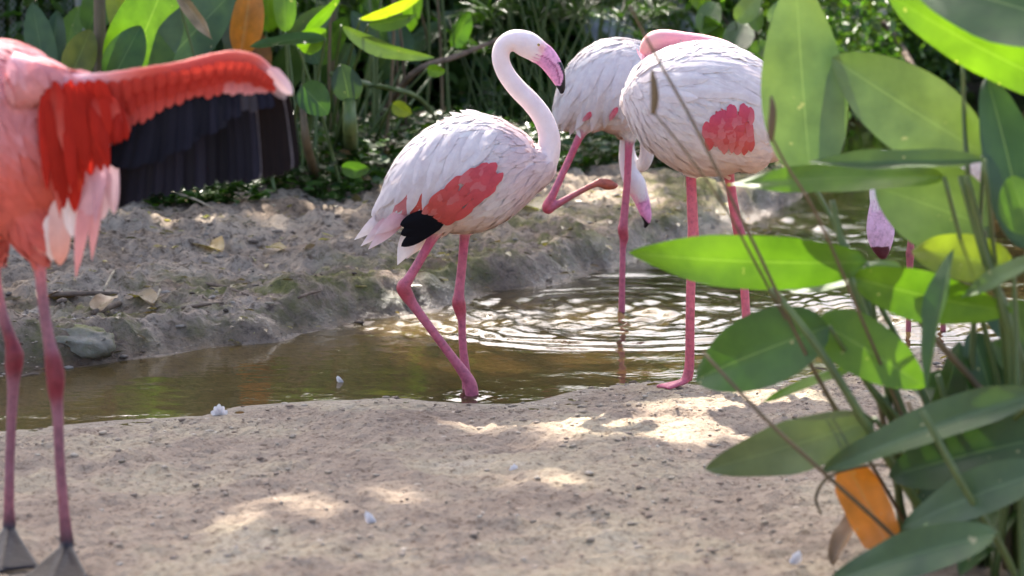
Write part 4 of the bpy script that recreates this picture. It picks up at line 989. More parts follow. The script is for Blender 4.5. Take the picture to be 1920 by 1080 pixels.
FL(P3, (2010, 170), (1660, -15), 105, 4.0, 4.1, -28, G_LIME, 0.06, 0.05)
FL(P3, (2050, 60), (1700, -40), 190, 3.9, 4.02, 30, G_BLUE, 0.08, 0.03)
FL(P1, (1790, 465), (1738, 730), 62, 4.0, 3.92, 55, G_MID, 0.25, 0.02, pet=False, kind='lance')
FL(P3, (1870, 790), (1820, 620), 110, 4.05, 4.12, 30, G_DARK, 0.15, 0.03)
FL(P1, (1750, 800), (1800, 640), 80, 4.15, 4.2, 40, G_DARK, 0.15, 0.03)
FL(P3, (1960, 480), (1800, 560), 40, 3.9, 4.0, 35, G_SAGE, 0.2, 0.02, kind='lance')
FL(P3, (1945, 700), (1860, 640), 70, 4.05, 4.1, 10, G_MID, 0.1, 0.03)
FL(P1, (1800, 900), (1720, 1000), 90, 4.05, 4.0, 30, G_DARK, 0.15, 0.03)
FL(P3, (1900, 940), (1800, 1080), 90, 4.02, 3.95, 35, G_MID, 0.15, 0.03)
FL(P3, (1900, 560), (1945, 720), 80, 4.1, 4.05, 10, G_SAGE, 0.1, 0.03, pet=False)
FL(P1, (1880, 1060), (1830, 1040), 60, 4.2, 4.2, 10, G_LIME, 0.1, 0.03)
FL(P3, (1830, 720), (1960, 660), 80, 4.2, 4.1, 15, G_DARK, 0.1, 0.03, pet=False)
for b, t, w, c in [((1880, 760), (1700, 720), 90, G_DARK), ((1900, 860), (1740, 790), 90, G_DARK), ((1850, 960), (1690, 900), 80, G_MID), ((1950, 640), (1840, 580), 80, G_DARK), ((1940, 1040), (1780, 1000), 90, G_DARK), ((1960, 960), (1830, 920), 80, G_BLUE)]:
    FL(P3, b, t, w, 4.2 + random.uniform(-.05, .1), 4.22, random.uniform(10, 40), c, 0.15, 0.04)
def FS(P, pts, r, mat=None, name='stem'):
    V = [at(x, y, Y) for x, y, Y in pts]; return add_stem(P, V, r, mat, name)
FS(P1, [(1448, 540, 4.0), (1540, 660, 3.95), (1640, 820, 3.95), (1760, 1010, 4.05), (1800, 1110, 4.12)], [0.006, 0.007, 0.008, 0.009, 0.009], M_STEM)
FS(P1, [(1560, 375, 4.15), (1590, 500, 4.12), (1640, 640, 4.1), (1700, 800, 4.1), (1745, 960, 4.12), (1770, 1110, 4.15)], [0.005, 0.007, 0.009, 0.010, 0.010, 0.011], M_STEM)
FS(P2, [(1600, 480, 4.2), (1640, 620, 4.15), (1695, 790, 4.12), (1760, 980, 4.1), (1800, 1110, 4.1)], [0.006, 0.008, 0.009, 0.010, 0.011], M_STEM)
FS(P2, [(1812, 330, 4.02), (1840, 440, 4.02), (1880, 580, 4.0), (1925, 740, 4.0), (1950, 1110, 4.0)], [0.006, 0.007, 0.008, 0.010, 0.011], M_STEM)
FS(P2, [(1800, 330, 4.05), (1850, 500, 4.02), (1895, 640, 4.0), (1910, 1110, 4.0)], [0.005, 0.006, 0.008, 0.009], M_STEM)
FS(P1, [(1670, 530, 4.1), (1740, 620, 4.05), (1830, 720, 4.05), (1880, 800, 4.0), (1890, 1110, 4.0)], [0.005, 0.006, 0.006, 0.008, 0.009], M_STEMBROWN)
FS(P1, [(1318, 660, 3.9), (1440, 790, 3.85), (1560, 900, 3.85), (1680, 1010, 3.95), (1760, 1105, 4.1)], [0.0028, 0.0032, 0.0036, 0.004, 0.005], M_STEMBROWN)
FS(P3, [(1730, 770, 3.8), (1800, 900, 3.78), (1880, 1030, 3.8), (1920, 1120, 3.9)], [0.005, 0.006, 0.006, 0.006], M_STEM)
FS(P3, [(1805, 120, 4.1), (1808, 230, 4.1), (1815, 330, 4.05)], [0.003, 0.004, 0.005], M_STEM)
for j in range(9):
    x = 1700 + j * 27; FS([P1, P2, P3][j % 3], [(x - 70 + random.uniform(-20, 20), 760 + random.uniform(-60, 120), 4.15 + random.uniform(-.1, .15)), (x - 10, 950, 4.12), (x + 25, 1115, 4.08)], [0.005, 0.0065, 0.007], M_STEM if j % 3 else M_STEMBROWN)
FS(P1, [(1700, 880, 4.05), (1640, 872, 4.03), (1560, 890, 4.02), (1530, 930, 4.0), (1540, 965, 4.0)], [0.002, 0.0025, 0.003, 0.003, 0.002], M_STEMBROWN, 'dry_stalk')
# flowering stalks rising in front of the resting bird
def flower_stalk(P, pts, spike, r=0.0032):
    FS(P, pts, [r * (0.6 + 0.5 * i / len(pts)) for i in range(len(pts))], M_STEMBROWN, 'flower_stalk')
    if spike:
        V = [at(x, y, Y) for x, y, Y in spike]; add_stem(P, V, [0.002, 0.006, 0.007, 0.005, 0.002][:len(V)], M_STEMBROWN, 'seed_spike')
flower_stalk(P1, [(1180, 10, 4.0), (1230, 105, 4.0), (1300, 230, 4.0), (1370, 370, 3.98), (1420, 470, 3.98), (1530, 700, 4.0), (1640, 880, 4.05), (1770, 1108, 4.15)], None, 0.0036)
flower_stalk(P1, [(1225, 210, 4.0), (1290, 290, 4.0), (1360, 390, 4.0), (1420, 500, 4.02), (1560, 760, 4.05), (1745, 1108, 4.15)], [(1222, 130, 4.0), (1226, 155, 4.0), (1228, 185, 4.0), (1225, 210, 4.0), (1224, 215, 4.0)], 0.0028)
flower_stalk(P2, [(1450, 262, 3.95), (1475, 310, 3.95), (1530, 400, 3.95), (1600, 560, 3.98), (1720, 850, 4.05), (1820, 1110, 4.1)], [(1446, 180, 3.95), (1449, 205, 3.95), (1447, 235, 3.95), (1446, 258, 3.95), (1450, 264, 3.95)], 0.0035)

# ------------------------------------------------------------------ vegetation behind the bank
def leafmesh(name, cen, dirs, nrm, Ln, Wd, cols, mat=None):
    n = len(cen); sd = np.cross(dirs, nrm); sd /= np.linalg.norm(sd, axis=1)[:, None] + 1e-9
    nn = np.cross(sd, dirs)
    V = np.empty((n, 6, 3))
    V[:, 0] = cen
    V[:, 1] = cen + dirs * (Ln * .38)[:, None] - sd * (Wd * .5)[:, None] + nn * (Wd * .12)[:, None]
    V[:, 2] = cen + dirs * (Ln * .75)[:, None] - sd * (Wd * .33)[:, None] + nn * (Wd * .05)[:, None]
    V[:, 3] = cen + dirs * Ln[:, None] - nn * (Ln * .1)[:, None]
    V[:, 4] = cen + dirs * (Ln * .75)[:, None] + sd * (Wd * .33)[:, None] + nn * (Wd * .05)[:, None]
    V[:, 5] = cen + dirs * (Ln * .38)[:, None] + sd * (Wd * .5)[:, None] + nn * (Wd * .12)[:, None]
    b = (np.arange(n) * 6)[:, None, None]
    Fq = (b + np.array([[0, 3, 2, 1], [0, 5, 4, 3]])[None]).reshape(-1, 4)
    C = np.repeat(np.hstack([cols, np.ones((n, 1))]), 6, axis=0)
    return make_mesh(name, V.reshape(-1, 3), Fq, C, None, mat or M_LEAFA, smooth=False)
def unit(a): return a / (np.linalg.norm(a, axis=-1, keepdims=True) + 1e-9)
def crown_mesh(name, n, rad, leaf, base, clumps, rs, hollow=0.35, droop=0.2, gaps=None, origin=None):
    cc = unit(rs.normal(0, 1, (clumps, 3))) * (rs.uniform(hollow, 1, (clumps, 1)) ** 0.6) * np.array(rad)
    which = rs.integers(0, clumps, n)
    cen = cc[which] + rs.normal(0, 1, (n, 3)) * np.array(rad) * 0.17
    d = unit(rs.normal(0, 1, (n, 3)) + np.array((0, 0, -droop)) + unit(cen) * 0.5)
    nr = unit(rs.normal(0, 0.7, (n, 3)) + np.array((0, 0, 1.0)))
    col = np.array(base) * rs.uniform(0.65, 1.35, (n, 1)) * (1 + rs.normal(0, 0.08, (n, 3)))
    tint = rs.uniform(0.7, 1.3, (clumps, 1)); col = np.clip(col * tint[which], 0.004, 0.5)
    if gaps:
        ok = np.ones(n, bool); sd = np.array(sdir)
        for g, r in gaps:
            v = cen + np.array(origin) - np.array(g); v = v - (v @ sd)[:, None] * sd; ok &= (v * v).sum(1) > r * r
        cen, d, nr, col = cen[ok], d[ok], nr[ok], col[ok]; n = len(cen)
    L = leaf * rs.uniform(0.7, 1.3, n)
    return leafmesh(name, cen, d, nr, L, L * rs.uniform(0.42, 0.6, n), col)
def shrub(name, loc, rad, n, leaf, base, label, group, clumps=30, seed=0, mesh=None, rot=0):
    rs = np.random.default_rng(seed)
    t = thing(name, loc, label, 'shrub', group)
    me = mesh or crown_mesh('crown', n, rad, leaf, base, clumps, rs)
    o = bpy.data.objects.new('crown', me); COL.objects.link(o); o.parent = t; o.location = (0, 0, rad[2] * 0.85); o.rotation_euler.z = rot
    mb = MB()
    for i in range(5):
        a = i * 1.256 + seed; V, Fc = tube([(0.03 * math.cos(a), .03 * math.sin(a), -0.05), (0.12 * rad[0] * math.cos(a), .12 * rad[1] * math.sin(a), rad[2] * .5), (0.5 * rad[0] * math.cos(a), .5 * rad[1] * math.sin(a), rad[2] * 1.2)], [0.02, 0.014, 0.006], 6, 3); mb.add(V, Fc)
    s = bpy.data.objects.new('stems', mb.mesh('stems', M_BARK)); COL.objects.link(s); s.parent = t; s.name = 'stem'
    return t, me

# explicit broad leaves of the far clumps (read off the bank)
def bgplant(px, py, label):
    p = gpt(px, py); return thing('water_plant', p, label, 'plant', 'broad leaved plants behind the bank')
def BL(P, b, t, w, Y0, Y1, roll=0, col=G_MID, fold=0.1, sag=0.04, wave=0.012, kind='thalia', pet=True, twist=0.0, bow=0.05, r=0.008, mat=None):
    global kk; kk += 1
    add_leaf(P, b, t, w, Y0, Y1, roll, col, fold, sag, wave, kind, 'leaf', kk, twist)
    if pet:
        L = P.location; rt = Vector((L.x + random.uniform(-.12, .12), L.y + random.uniform(-.1, .1), 0)); rt.z = gz(rt.x, rt.y) - 0.01
        petiole(P, at(b[0], b[1], Y0), rt, r, r * 0.6, bow, mat)
Q1 = bgplant(110, 372, 'broad leaved plant with a yellow edged leaf behind the red flamingo')
Q2 = bgplant(290, 352, 'broad leaved plant with the largest sunlit leaves behind the spread wing')
Q3 = bgplant(470, 346, 'broad leaved plant with a hanging brown leaf and an orange leaf')
Q4 = bgplant(590, 344, 'broad leaved plant with a drooping heart shaped leaf beside brown stalk')
Q5 = bgplant(662, 318, 'broad leaved plant with one thick green stalk and long arching leaves')
BL(Q1, (85, 150), (60, 5), 62, 9.4, 9.5, 10, G_BLUE)
BL(Q1, (130, 150), (170, 55), 66, 9.2, 9.3, 5, (0.14, 0.14, 0.035))
BL(Q1, (100, 130), (108, 20), 52, 9.5, 9.6, -20, G_DARK)
BL(Q2, (222, 170), (318, -55), 142, 9.2, 9.35, 12, G_LIME)
BL(Q2, (208, 155), (264, 48), 78, 9.1, 9.15, 0, G_MID)
BL(Q2, (288, 145), (440, -18), 112, 9.25, 9.35, -15, G_BLUE)
BL(Q2, (240, 90), (205, -30), 58, 9.5, 9.6, 25, G_YEL)
BL(Q2, (350, 130), (395, 20), 70, 9.6, 9.7, 20, G_DARK)
BL(Q2, (165, 60), (200, -60), 70, 9.8, 9.9, 20, G_MID)
BL(Q3, (330, -18), (398, 74), 26, 9.15, 9.1, 10, (0.34, 0.25, 0.18, 0.04), 0.5, -0.05, 0.04, 'lance')
BL(Q3, (450, 105), (472, -40), 66, 9.5, 9.55, 10, G_ORANGE, 0.3)
BL(Q3, (440, 120), (425, 30), 50, 9.5, 9.6, 30, G_BLUE)
BL(Q3, (500, 130), (455, 40), 50, 9.6, 9.6, 20, (0.15, 0.06, 0.03))
BL(Q4, (535, 60), (530, -60), 46, 9.3, 9.35, 8, G_LIME)
BL(Q4, (610, 72), (468, 88), 34, 9.2, 9.15, 45, G_MID)
BL(Q4, (560, 90), (612, 55), 52, 9.25, 9.2, 10, G_LIME)
BL(Q4, (540, 80), (622, 12), 60, 9.5, 9.6, 20, G_BLUE)
BL(Q4, (570, 62), (640, -10), 24, 9.3, 9.3, 30, G_LIME, kind='lance')
BL(Q4, (566, 160), (616, 214), 66, 9.1, 9.05, 5, G_MID, 0.1, -0.06, r=0.010)
BL(Q4, (600, 120), (560, 60), 50, 9.6, 9.65, 10, G_DARK)
BL(Q5, (655, 192), (640, 120), 62, 9.1, 9.15, 15, (0.03, 0.05, 0.022), r=0.022)
BL(Q5, (640, 48), (815, 108), 38, 9.3, 9.2, 35, G_SAGE, 0.25, 0.10, 0.01, 'lance')
BL(Q5, (690, 46), (782, 26), 34, 9.4, 9.4, 40, G_BLUE, 0.2, 0.06, 0.01, 'lance')
BL(Q5, (675, 36), (800, -14), 24, 9.3, 9.25, 35, G_YEL, 0.2, 0.05, 0.01, 'lance')
BL(Q5, (700, 100), (660, 20), 44, 9.8, 9.8, 20, G_DARK)
BL(Q5, (760, 110), (735, 30), 50, 10.2, 10.3, 20, G_DARK)
BL(Q5, (640, 315), (694, 318), 36, 8.75, 8.75, 20, G_MID, 0.1, 0.05)
BL(Q5, (735, 195), (772, 215), 32, 9.6, 9.6, 10, G_YEL)
BL(Q5, (800, 130), (835, 135), 26, 9.8, 9.8, 10, G_LIME)
for P, b, t, w, c in [(Q1, (20, 170), (35, 60), 64, G_DARK), (Q1, (150, 190), (190, 110), 60, G_BLUE), (Q2, (260, 200), (180, 90), 80, G_DARK), (Q2, (330, 190), (350, 60), 80, G_MID), (Q2, (400, 180), (470, 70), 80, G_DARK), (Q3, (470, 190), (400, 100), 76, G_MID), (Q3, (520, 170), (560, 70), 70, G_BLUE), (Q3, (500, 60), (500, -50), 60, G_LIME), (Q4, (610, 160), (660, 80), 64, G_DARK), (Q4, (590, 120), (650, 30), 56, G_MID), (Q5, (690, 150), (740, 90), 54, G_BLUE), (Q5, (720, 80), (690, -10), 54, G_MID), (Q5, (770, 100), (830, 40), 50, G_BLUE), (Q5, (760, 60), (790, -30), 46, G_LIME), (Q5, (850, 90), (880, 20), 44, G_MID), (Q1, (120, 110), (150, 10), 50, G_LIME)]:
    dY = random.uniform(0.5, 1.1); BL(P, b, t, w, P.location.y + dY, P.location.y + dY + random.uniform(-.1, .1), random.uniform(-35, 35), c, 0.12, random.uniform(-.03, .08))
for j in range(16):
    x = 555 + j * 19 + random.uniform(-8, 8); P = [Q4, Q5][j > 4]
    b = gpt(x + random.uniform(-10, 10), 325 - 3 * abs(j - 6) + random.uniform(-28, 4)); h = random.uniform(0.75, 1.2)
    add_stem(P, [b - Vector((0, 0, .02)), b + Vector((random.uniform(-.05, .05), 0, h * .5)), b + Vector((random.uniform(-.14, .14), 0.05, h))], [random.uniform(0.006, 0.012), 0.007, 0.004], random.choice([M_STEM, M_STEM, M_STEMBROWN]))
    if j % 2 == 0:
        t = b + Vector((random.uniform(-.14, .14), 0.05, h)); e = t + Vector((random.uniform(-.3, .3), random.uniform(-.1, .1), random.uniform(.0, .25)))
        mb = MB(); V, Fc, U = blade(t, e, 0.11, (random.uniform(-.4, .4), -1, 0.7), 0.1, 0.05, 0.01, 'thalia', 12, 7, j); mb.add(V, Fc, None, U); link('leaf', mb.mesh('leaf', M_LEAF), P, color=random.choice([G_DARK, G_MID, G_BLUE, G_LIME]))
add_stem(Q4, [gpt(598, 345), at(575, 270, 9.05), at(566, 190, 9.1)], [0.020, 0.017, 0.012], M_STEMBROWN)
add_stem(Q5, [gpt(660, 300), at(657, 250, 9.1), at(655, 190, 9.1)], [0.030, 0.028, 0.024], M_STEM)
add_stem(Q2, [gpt(190, 352), at(188, 120, 9.3), at(186, -20, 9.4)], [0.030, 0.026, 0.022], M_STEMBROWN)
Q6 = thing('water_plant', gpt(1390, 240), 'bright green broad leaved plant behind the back of the resting flamingo', 'plant', 'broad leaved plants behind the bank')
for b, t, w, c in [((1310, 60), (1345, 5), 50, G_LIME), ((1350, 90), (1320, 30), 54, G_MID), ((1370, 100), (1400, 40), 60, G_MID), ((1400, 120), (1445, 80), 50, G_LIME), ((1380, 40), (1425, -10), 46, G_SAGE), ((1420, 60), (1395, -20), 40, G_LIME), ((1430, 140), (1400, 95), 46, G_MID), ((1440, 40), (1500, 0), 44, G_SAGE), ((1330, 20), (1290, -10), 40, G_LIME), ((1345, 130), (1300, 100), 40, G_DARK), ((1460, 110), (1500, 60), 40, G_MID)]:
    BL(Q6, b, t, w, 11.2 + random.uniform(-.25, .25), 11.2 + random.uniform(-.25, .25), random.uniform(-30, 30), c, r=0.006)
# a fallen branch leaning in the thicket
br = at(770, 142, 9.9)
def stick(name, pts, rad, label, cat='branch', group=None, mat=None):
    V, Fc = tube(pts, rad, 7, 5); mb = MB(); mb.add(V, Fc)
    return link(name, mb.mesh(name, mat or M_TWIG), None, label, cat, group)
stick('branch', [gpt(690, 262), at(770, 142, 9.9), at(860, 104, 10.0), at(945, 70, 10.1)], [0.016, 0.014, 0.012, 0.008], 'thin brown dead branch leaning through the thicket behind the wading flamingo')
stick('branch', [at(620, 138, 9.5), at(690, 158, 9.6), at(785, 184, 9.7), gpt(840, 262)], [0.012, 0.012, 0.010, 0.008], 'yellowish green bent branch arching over the ground cover', mat=M_STEM)
stick('branch', [gpt(1765, 190), at(1735, 165, 14.2), at(1690, 90, 14.2), at(1655, 40, 14.2)], [0.03, 0.024, 0.02, 0.014], 'pale brown bare branch standing at the edge of the far water')

# umbrella sedge
def sedge(px, py, nst, hmin, hmax, label, seed, spread=0.25):
    rs = random.Random(seed); b = gpt(px, py); t = thing('umbrella_sedge', b, label, 'sedge', 'umbrella sedges behind the bank')
    for i in range(nst):
        a = rs.uniform(0, 6.28); r = rs.uniform(0, spread * .5); h = rs.uniform(hmin, hmax)
        x0 = b.x + r * math.cos(a); y0 = b.y + r * math.sin(a); z0 = gz(x0, y0) - 0.01
        top = Vector((x0 + rs.uniform(-spread, spread), y0 + rs.uniform(-spread, spread), z0 + h))
        add_stem(t, [(x0, y0, z0), ((x0 * 2 + top.x) / 3, (y0 * 2 + top.y) / 3, z0 + h * .45), top], [0.005, 0.0045, 0.003], M_STEM, seg=5)
        mb = MB(); nl = rs.randint(16, 24)
        for j in range(nl):
            an = j / nl * 6.283 + rs.uniform(-.1, .1); L = rs.uniform(0.14, 0.25); el = rs.uniform(-0.15, 0.5)
            e = top + Vector((math.cos(an) * math.cos(el), math.sin(an) * math.cos(el), math.sin(el))) * L
            V, Fc, U = blade(top, e, 0.013, (0.01, 0, 1), 0.3, 0.09, 0.0, 'strap', 6, 3, j)
            mb.add(V, Fc, (*np.array(rs.choice([G_DARK, G_MID, G_BLUE])[:3]) * rs.uniform(.8, 1.2), 1.0), U)
        link('leaf_whorl', mb.mesh('leaf_whorl', M_LEAFA), t)
sedge(1020, 288, 18, 0.45, 1.0, 'dark green umbrella sedge behind the white flamingos', 1, 0.35)
sedge(1120, 275, 20, 0.6, 1.15, 'umbrella sedge with tall thin stalks in front of the pale boulders', 2, 0.35)
sedge(930, 285, 10, 0.5, 1.15, 'umbrella sedge arching over behind the wading flamingo head', 3, 0.35)
sedge(1310, 262, 9, 0.4, 1.0, 'umbrella sedge behind the resting flamingo', 4, 0.35)

# ground cover
rs = np.random.default_rng(12)
n = 26000
cx = []; 
pxs = rs.uniform(-80, 1460, n); pys = 352 - 6 * np.sin(pxs / 90.0) - 0.015 * np.abs(pxs - 300) - 30 * sstep(600, 760, pxs) - 25 * sstep(900, 1150, pxs) - 190 * rs.uniform(0, 1, n) ** 1.4
Yg = np.empty(n); Xg = np.empty(n)
dyv = -(pys - 540) / F; dz = -SP + dyv * CP; dyy = CP + dyv * SP
tt = (0.2 - H) / dz; Xg = (pxs - 960) / F * tt; Yg = dyy * tt
keepm = vnoise(Xg * 3.1, Yg * 3.1, 77) > 0.30
Xg, Yg = Xg[keepm], Yg[keepm]; n = len(Xg)
Zg = terrain(Xg, Yg); hg = rs.uniform(0, 1, n) ** 1.6 * (0.06 + 0.22 * vnoise(Xg * 2.3, Yg * 2.3, 78) * sstep(8.6, 9.6, Yg))
cen = np.stack([Xg, Yg, Zg + 0.01 + hg], 1)
az = rs.uniform(0, 6.283, n); d = np.stack([np.cos(az), np.sin(az), rs.uniform(-0.2, 0.6, n)], 1); d = unit(d)
nr = unit(np.stack([rs.normal(0, .45, n), rs.normal(-0.25, .45, n), np.ones(n)], 1))
col = np.array(G_MID[:3]) * rs.uniform(0.45, 1.35, (n, 1)); pick = rs.uniform(0, 1, n)
col[pick > 0.93] = np.array(G_LIME[:3]) * 0.9; col[pick < 0.05] = (0.16, 0.11, 0.06)
Ln = rs.uniform(0.025, 0.065, n)
link('ground_cover', leafmesh('ground_cover', cen, d, nr, Ln, Ln * rs.uniform(.5, .8, n), np.clip(col, .004, .5)), None,
     'low glossy green ground cover carpeting the foot of the thicket', 'ground cover', None, 'stuff')

# shrubs closing the view
rs = np.random.default_rng(30)
crA = crown_mesh('crown', 6500, (1.0, 0.9, 0.85), 0.11, (0.060, 0.115, 0.034), 46, rs)
crB = crown_mesh('crown', 6500, (1.0, 0.9, 0.85), 0.075, (0.085, 0.155, 0.038), 52, rs)
crC = crown_mesh('crown', 5000, (0.9, 0.8, 0.85), 0.15, (0.052, 0.098, 0.032), 40, rs, 0.3, 0.5)
SH = [(-3.3, 12.0, crA, 1.0), (-2.2, 12.6, crC, 1.0), (-1.45, 11.6, crA, 0.9), (-0.75, 12.8, crC, 1.0), (-0.1, 12.9, crA, 0.95), (0.55, 13.4, crC, 0.8), (-0.4, 14.6, crA, 1.2), (-1.7, 14.4, crB, 1.2),
      (1.3, 12.6, crB, 0.8), (1.55, 14.3, crB, 0.9), (1.9, 17.0, crB, 1.2), (2.7, 17.4, crA, 1.2), (3.5, 16.9, crB, 1.2), (4.4, 17.6, crC, 1.3), (1.0, 19.5, crA, 1.4), (3.0, 20.0, crA, 1.7), (5.4, 17.5, crA, 1.4), (2.25, 15.9, crB, 0.7), (0.2, 17.0, crC, 1.3)]
SL = ['dark glossy shrub at the corner by the wire fence', 'large leaved dark shrub behind the yellow edged plant', 'dark shrub behind the broad plant with sunlit leaves', 'drooping large leaved shrub behind the orange leaf', 'dark shrub behind the thick green stalk', 'large leaved shrub just past the dead branch', 'tall dark shrub filling the back of the thicket', 'lighter green shrub at the back near the fence',
      'bright green low shrub behind the tucked head of the resting flamingo', 'bright green shrub between the sedge and the far water', 'light green shrub on the far shore next to the upright sage leaf', 'dark shrub on the far shore behind the bare branch', 'light green shrub on the far shore beyond the bare branch', 'large leaved shrub on the far shore behind the dense plant', 'tall dark shrub behind the pale boulders', 'tallest dark shrub behind the far shore', 'dark shrub at the end of the far shore', 'small light shrub overhanging the far water', 'large leaved shrub behind the pale boulders']
for i, (x, y, me, sc) in enumerate(SH):
    t, _ = shrub('shrub', (x, y, gz(x, y) - 0.02), (1.0, .9, .85), 0, 0, None, SL[i], 'shrubs closing the view', 1, i, me, i * 1.7)
    t.scale = (sc, sc, sc)

# trees whose crowns shade the bank
def tree(x, y, h, cr_, n, leaf, label, seed, base=(0.045, 0.085, 0.025), mesh=None, lean=(0, 0), gaps=None):
    rs = np.random.default_rng(seed); z = gz(x, y)
    t = thing('tree', (x, y, z), label, 'tree', 'shade trees around the stream')
    mb = MB(); V, Fc = tube([(x, y, z - .1), (x + .06 + lean[0] * .15, y + lean[1] * .15, z + h * .25), (x - .05 + lean[0] * .5, y + .05 + lean[1] * .5, z + h * .5), (x + lean[0], y + lean[1], z + h * .85)], [0.16, 0.12, 0.10, 0.04], 12, 5); mb.add(V, Fc)
    for i in range(8):
        a = i * 0.785 + seed; zz = z + h * (0.5 + 0.045 * i); lx = x + lean[0] * (0.5 + 0.055 * i); ly = y + lean[1] * (0.5 + 0.055 * i); e = (x + lean[0] + cr_[0] * .75 * math.cos(a), y + lean[1] + cr_[1] * .75 * math.sin(a), zz + h * .12)
        V, Fc = tube([(lx, ly, zz), ((lx + e[0]) / 2, (ly + e[1]) / 2, zz + h * .10), e], [0.06, 0.04, 0.015], 7, 4); mb.add(V, Fc)
    link('trunk', mb.mesh('trunk', M_BARK), t)
    rz = 0 if gaps else seed * 1.3
    me = mesh or crown_mesh('crown', n, cr_, leaf, base, 60, rs, 0.25, 0.3, gaps, (x + lean[0], y + lean[1], z + h * .78))
    o = bpy.data.objects.new('crown', me); COL.objects.link(o); o.parent = t; o.location = (lean[0], lean[1], h * .78); o.rotation_euler.z = rz
    return me
GAPS = [(at(830, 250, YA), 0.17), (at(760, 320, YA), 0.13), (at(960, 90, YA), 0.12), (at(1020, 270, YA), 0.07), (at(1120, 110, YB), 0.2), (at(1090, 200, YB), 0.15), (at(1300, 100, YC), 0.18), (at(1400, 140, YC), 0.15),  # leaves are left out of the unseen crowns so sun reaches these spots
        (at(40, 90, YR), 0.16), (at(250, 130, YR), 0.10), (at(330, 120, YR), 0.10), (at(420, 100, YR), 0.12), (at(500, 120, YR), 0.10), (at(1500, 150, 4.25), 0.2), (at(1450, 500, 4.15), 0.2), (at(1700, 560, 4.05), 0.2), (at(1450, 650, 4.05), 0.16), (at(1620, 320, 4.1), 0.16), (at(1800, 80, 4.05), 0.25),
        (gpt(1300, 785), 0.28), (gpt(1440, 755), 0.24), (gpt(1160, 800), 0.18), (gpt(1040, 830), 0.08), (gpt(600, 945), 0.13), (gpt(760, 930), 0.15), (gpt(900, 915), 0.13), (gpt(1040, 895), 0.11), (gpt(480, 955), 0.10), (gpt(930, 410), 0.09), (gpt(390, 470), 0.09), (gpt(1080, 420), 0.10), (gpt(300, 870), 0.06),
        (gnd(760, 620), 0.2), (gnd(900, 600), 0.28), (gnd(1050, 600), 0.28), (gnd(1200, 590), 0.28), (gnd(1440, 420), 0.3), (gnd(1620, 600), 0.3), (gnd(1750, 600), 0.25)]
tree(-3.3, 10.4, 6.6, (2.3, 2.2, 1.7), 15000, 0.17, 'shade tree rooted behind the broad plants near the wire fence', 1, lean=(1.8, -0.6), gaps=GAPS)
GAPS2 = GAPS + [(at(280, 60, 9.3), 0.3), (at(530, 20, 9.3), 0.2), (at(590, 70, 9.2), 0.15), (at(750, 60, 9.3), 0.25), (at(600, 190, 9.1), 0.12), (at(700, 240, 9.6), 0.12), (at(420, 40, 9.3), 0.15), (at(1350, 60, 12), 0.4), (at(1050, 120, 10), 0.3), (at(850, 150, 10.5), 0.25)]
tree(-3.7, 14.2, 8.0, (2.6, 2.3, 1.7), 12000, 0.17, 'tall shade tree rooted deep in the thicket', 2, lean=(1.9, -0.4), gaps=GAPS2)
TM = tree(-6.6, 15.2, 8.0, (2.3, 2.2, 1.7), 9000, 0.17, 'shade tree rooted a long way behind the fence', 6)
tree(6.0, 15.6, 8.6, (2.3, 2.2, 1.7), 0, 0, 'shade tree rooted beyond the dense water plants', 3, mesh=TM)
tree(-6.4, 12.0, 8.5, (2.3, 2.2, 1.7), 0, 0, 'shade tree rooted past the wire fence', 4, mesh=TM)

# pale boulders seen through the sedge
def rock(name, P, size, mat, label, group, seed, rotz=0.0, cat='rock'):
    rs = np.random.default_rng(seed); mb = MB()
    nu, nv = 20, 30; V = []
    for i in range(nu + 1):
        th = math.pi * i / nu
        for j in range(nv):
            ph = 2 * math.pi * j / nv; v = np.array((math.sin(th) * math.cos(ph), math.sin(th) * math.sin(ph), math.cos(th)))
            r = 1 + 0.30 * fbm(np.array([v[0] * 1.6 + seed]), np.array([v[1] * 1.6 + v[2] * 1.3]), seed, 4, 0.6)[0] + 0.10 * fbm(np.array([v[0] * 6 + seed]), np.array([v[1] * 6 + v[2] * 5]), seed + 3, 2)[0]
            v = np.sign(v) * np.abs(v) ** 0.8 * r * np.array(size); c, s_ = math.cos(rotz), math.sin(rotz)
            V.append((P[0] + v[0] * c - v[1] * s_, P[1] + v[0] * s_ + v[1] * c, P[2] + v[2]))
    Fc = [(i * nv + j, (i + 1) * nv + j, (i + 1) * nv + (j + 1) % nv, i * nv + (j + 1) % nv) for i in range(nu) for j in range(nv)]
    mb.add(np.array(V), Fc); return link(name, mb.mesh(name, mat), None, label, cat, group)
for i, (px, Yb_, s, lb) in enumerate([(1150, 12.6, (0.20, 0.18, 0.42), 'pale grey boulder glimpsed through the umbrella sedge'), (1226, 12.9, (0.22, 0.18, 0.44), 'pale boulder just behind the tucked pink neck'), (1285, 12.8, (0.13, 0.14, 0.38), 'small pale boulder beside the bright green shrub')]):
    p = at(px, 20, Yb_); z = gz(p.x, p.y); rock('boulder', (p.x, p.y, z + s[2] * .5), s, M_PALE, lb, 'pale boulders', 40 + i)

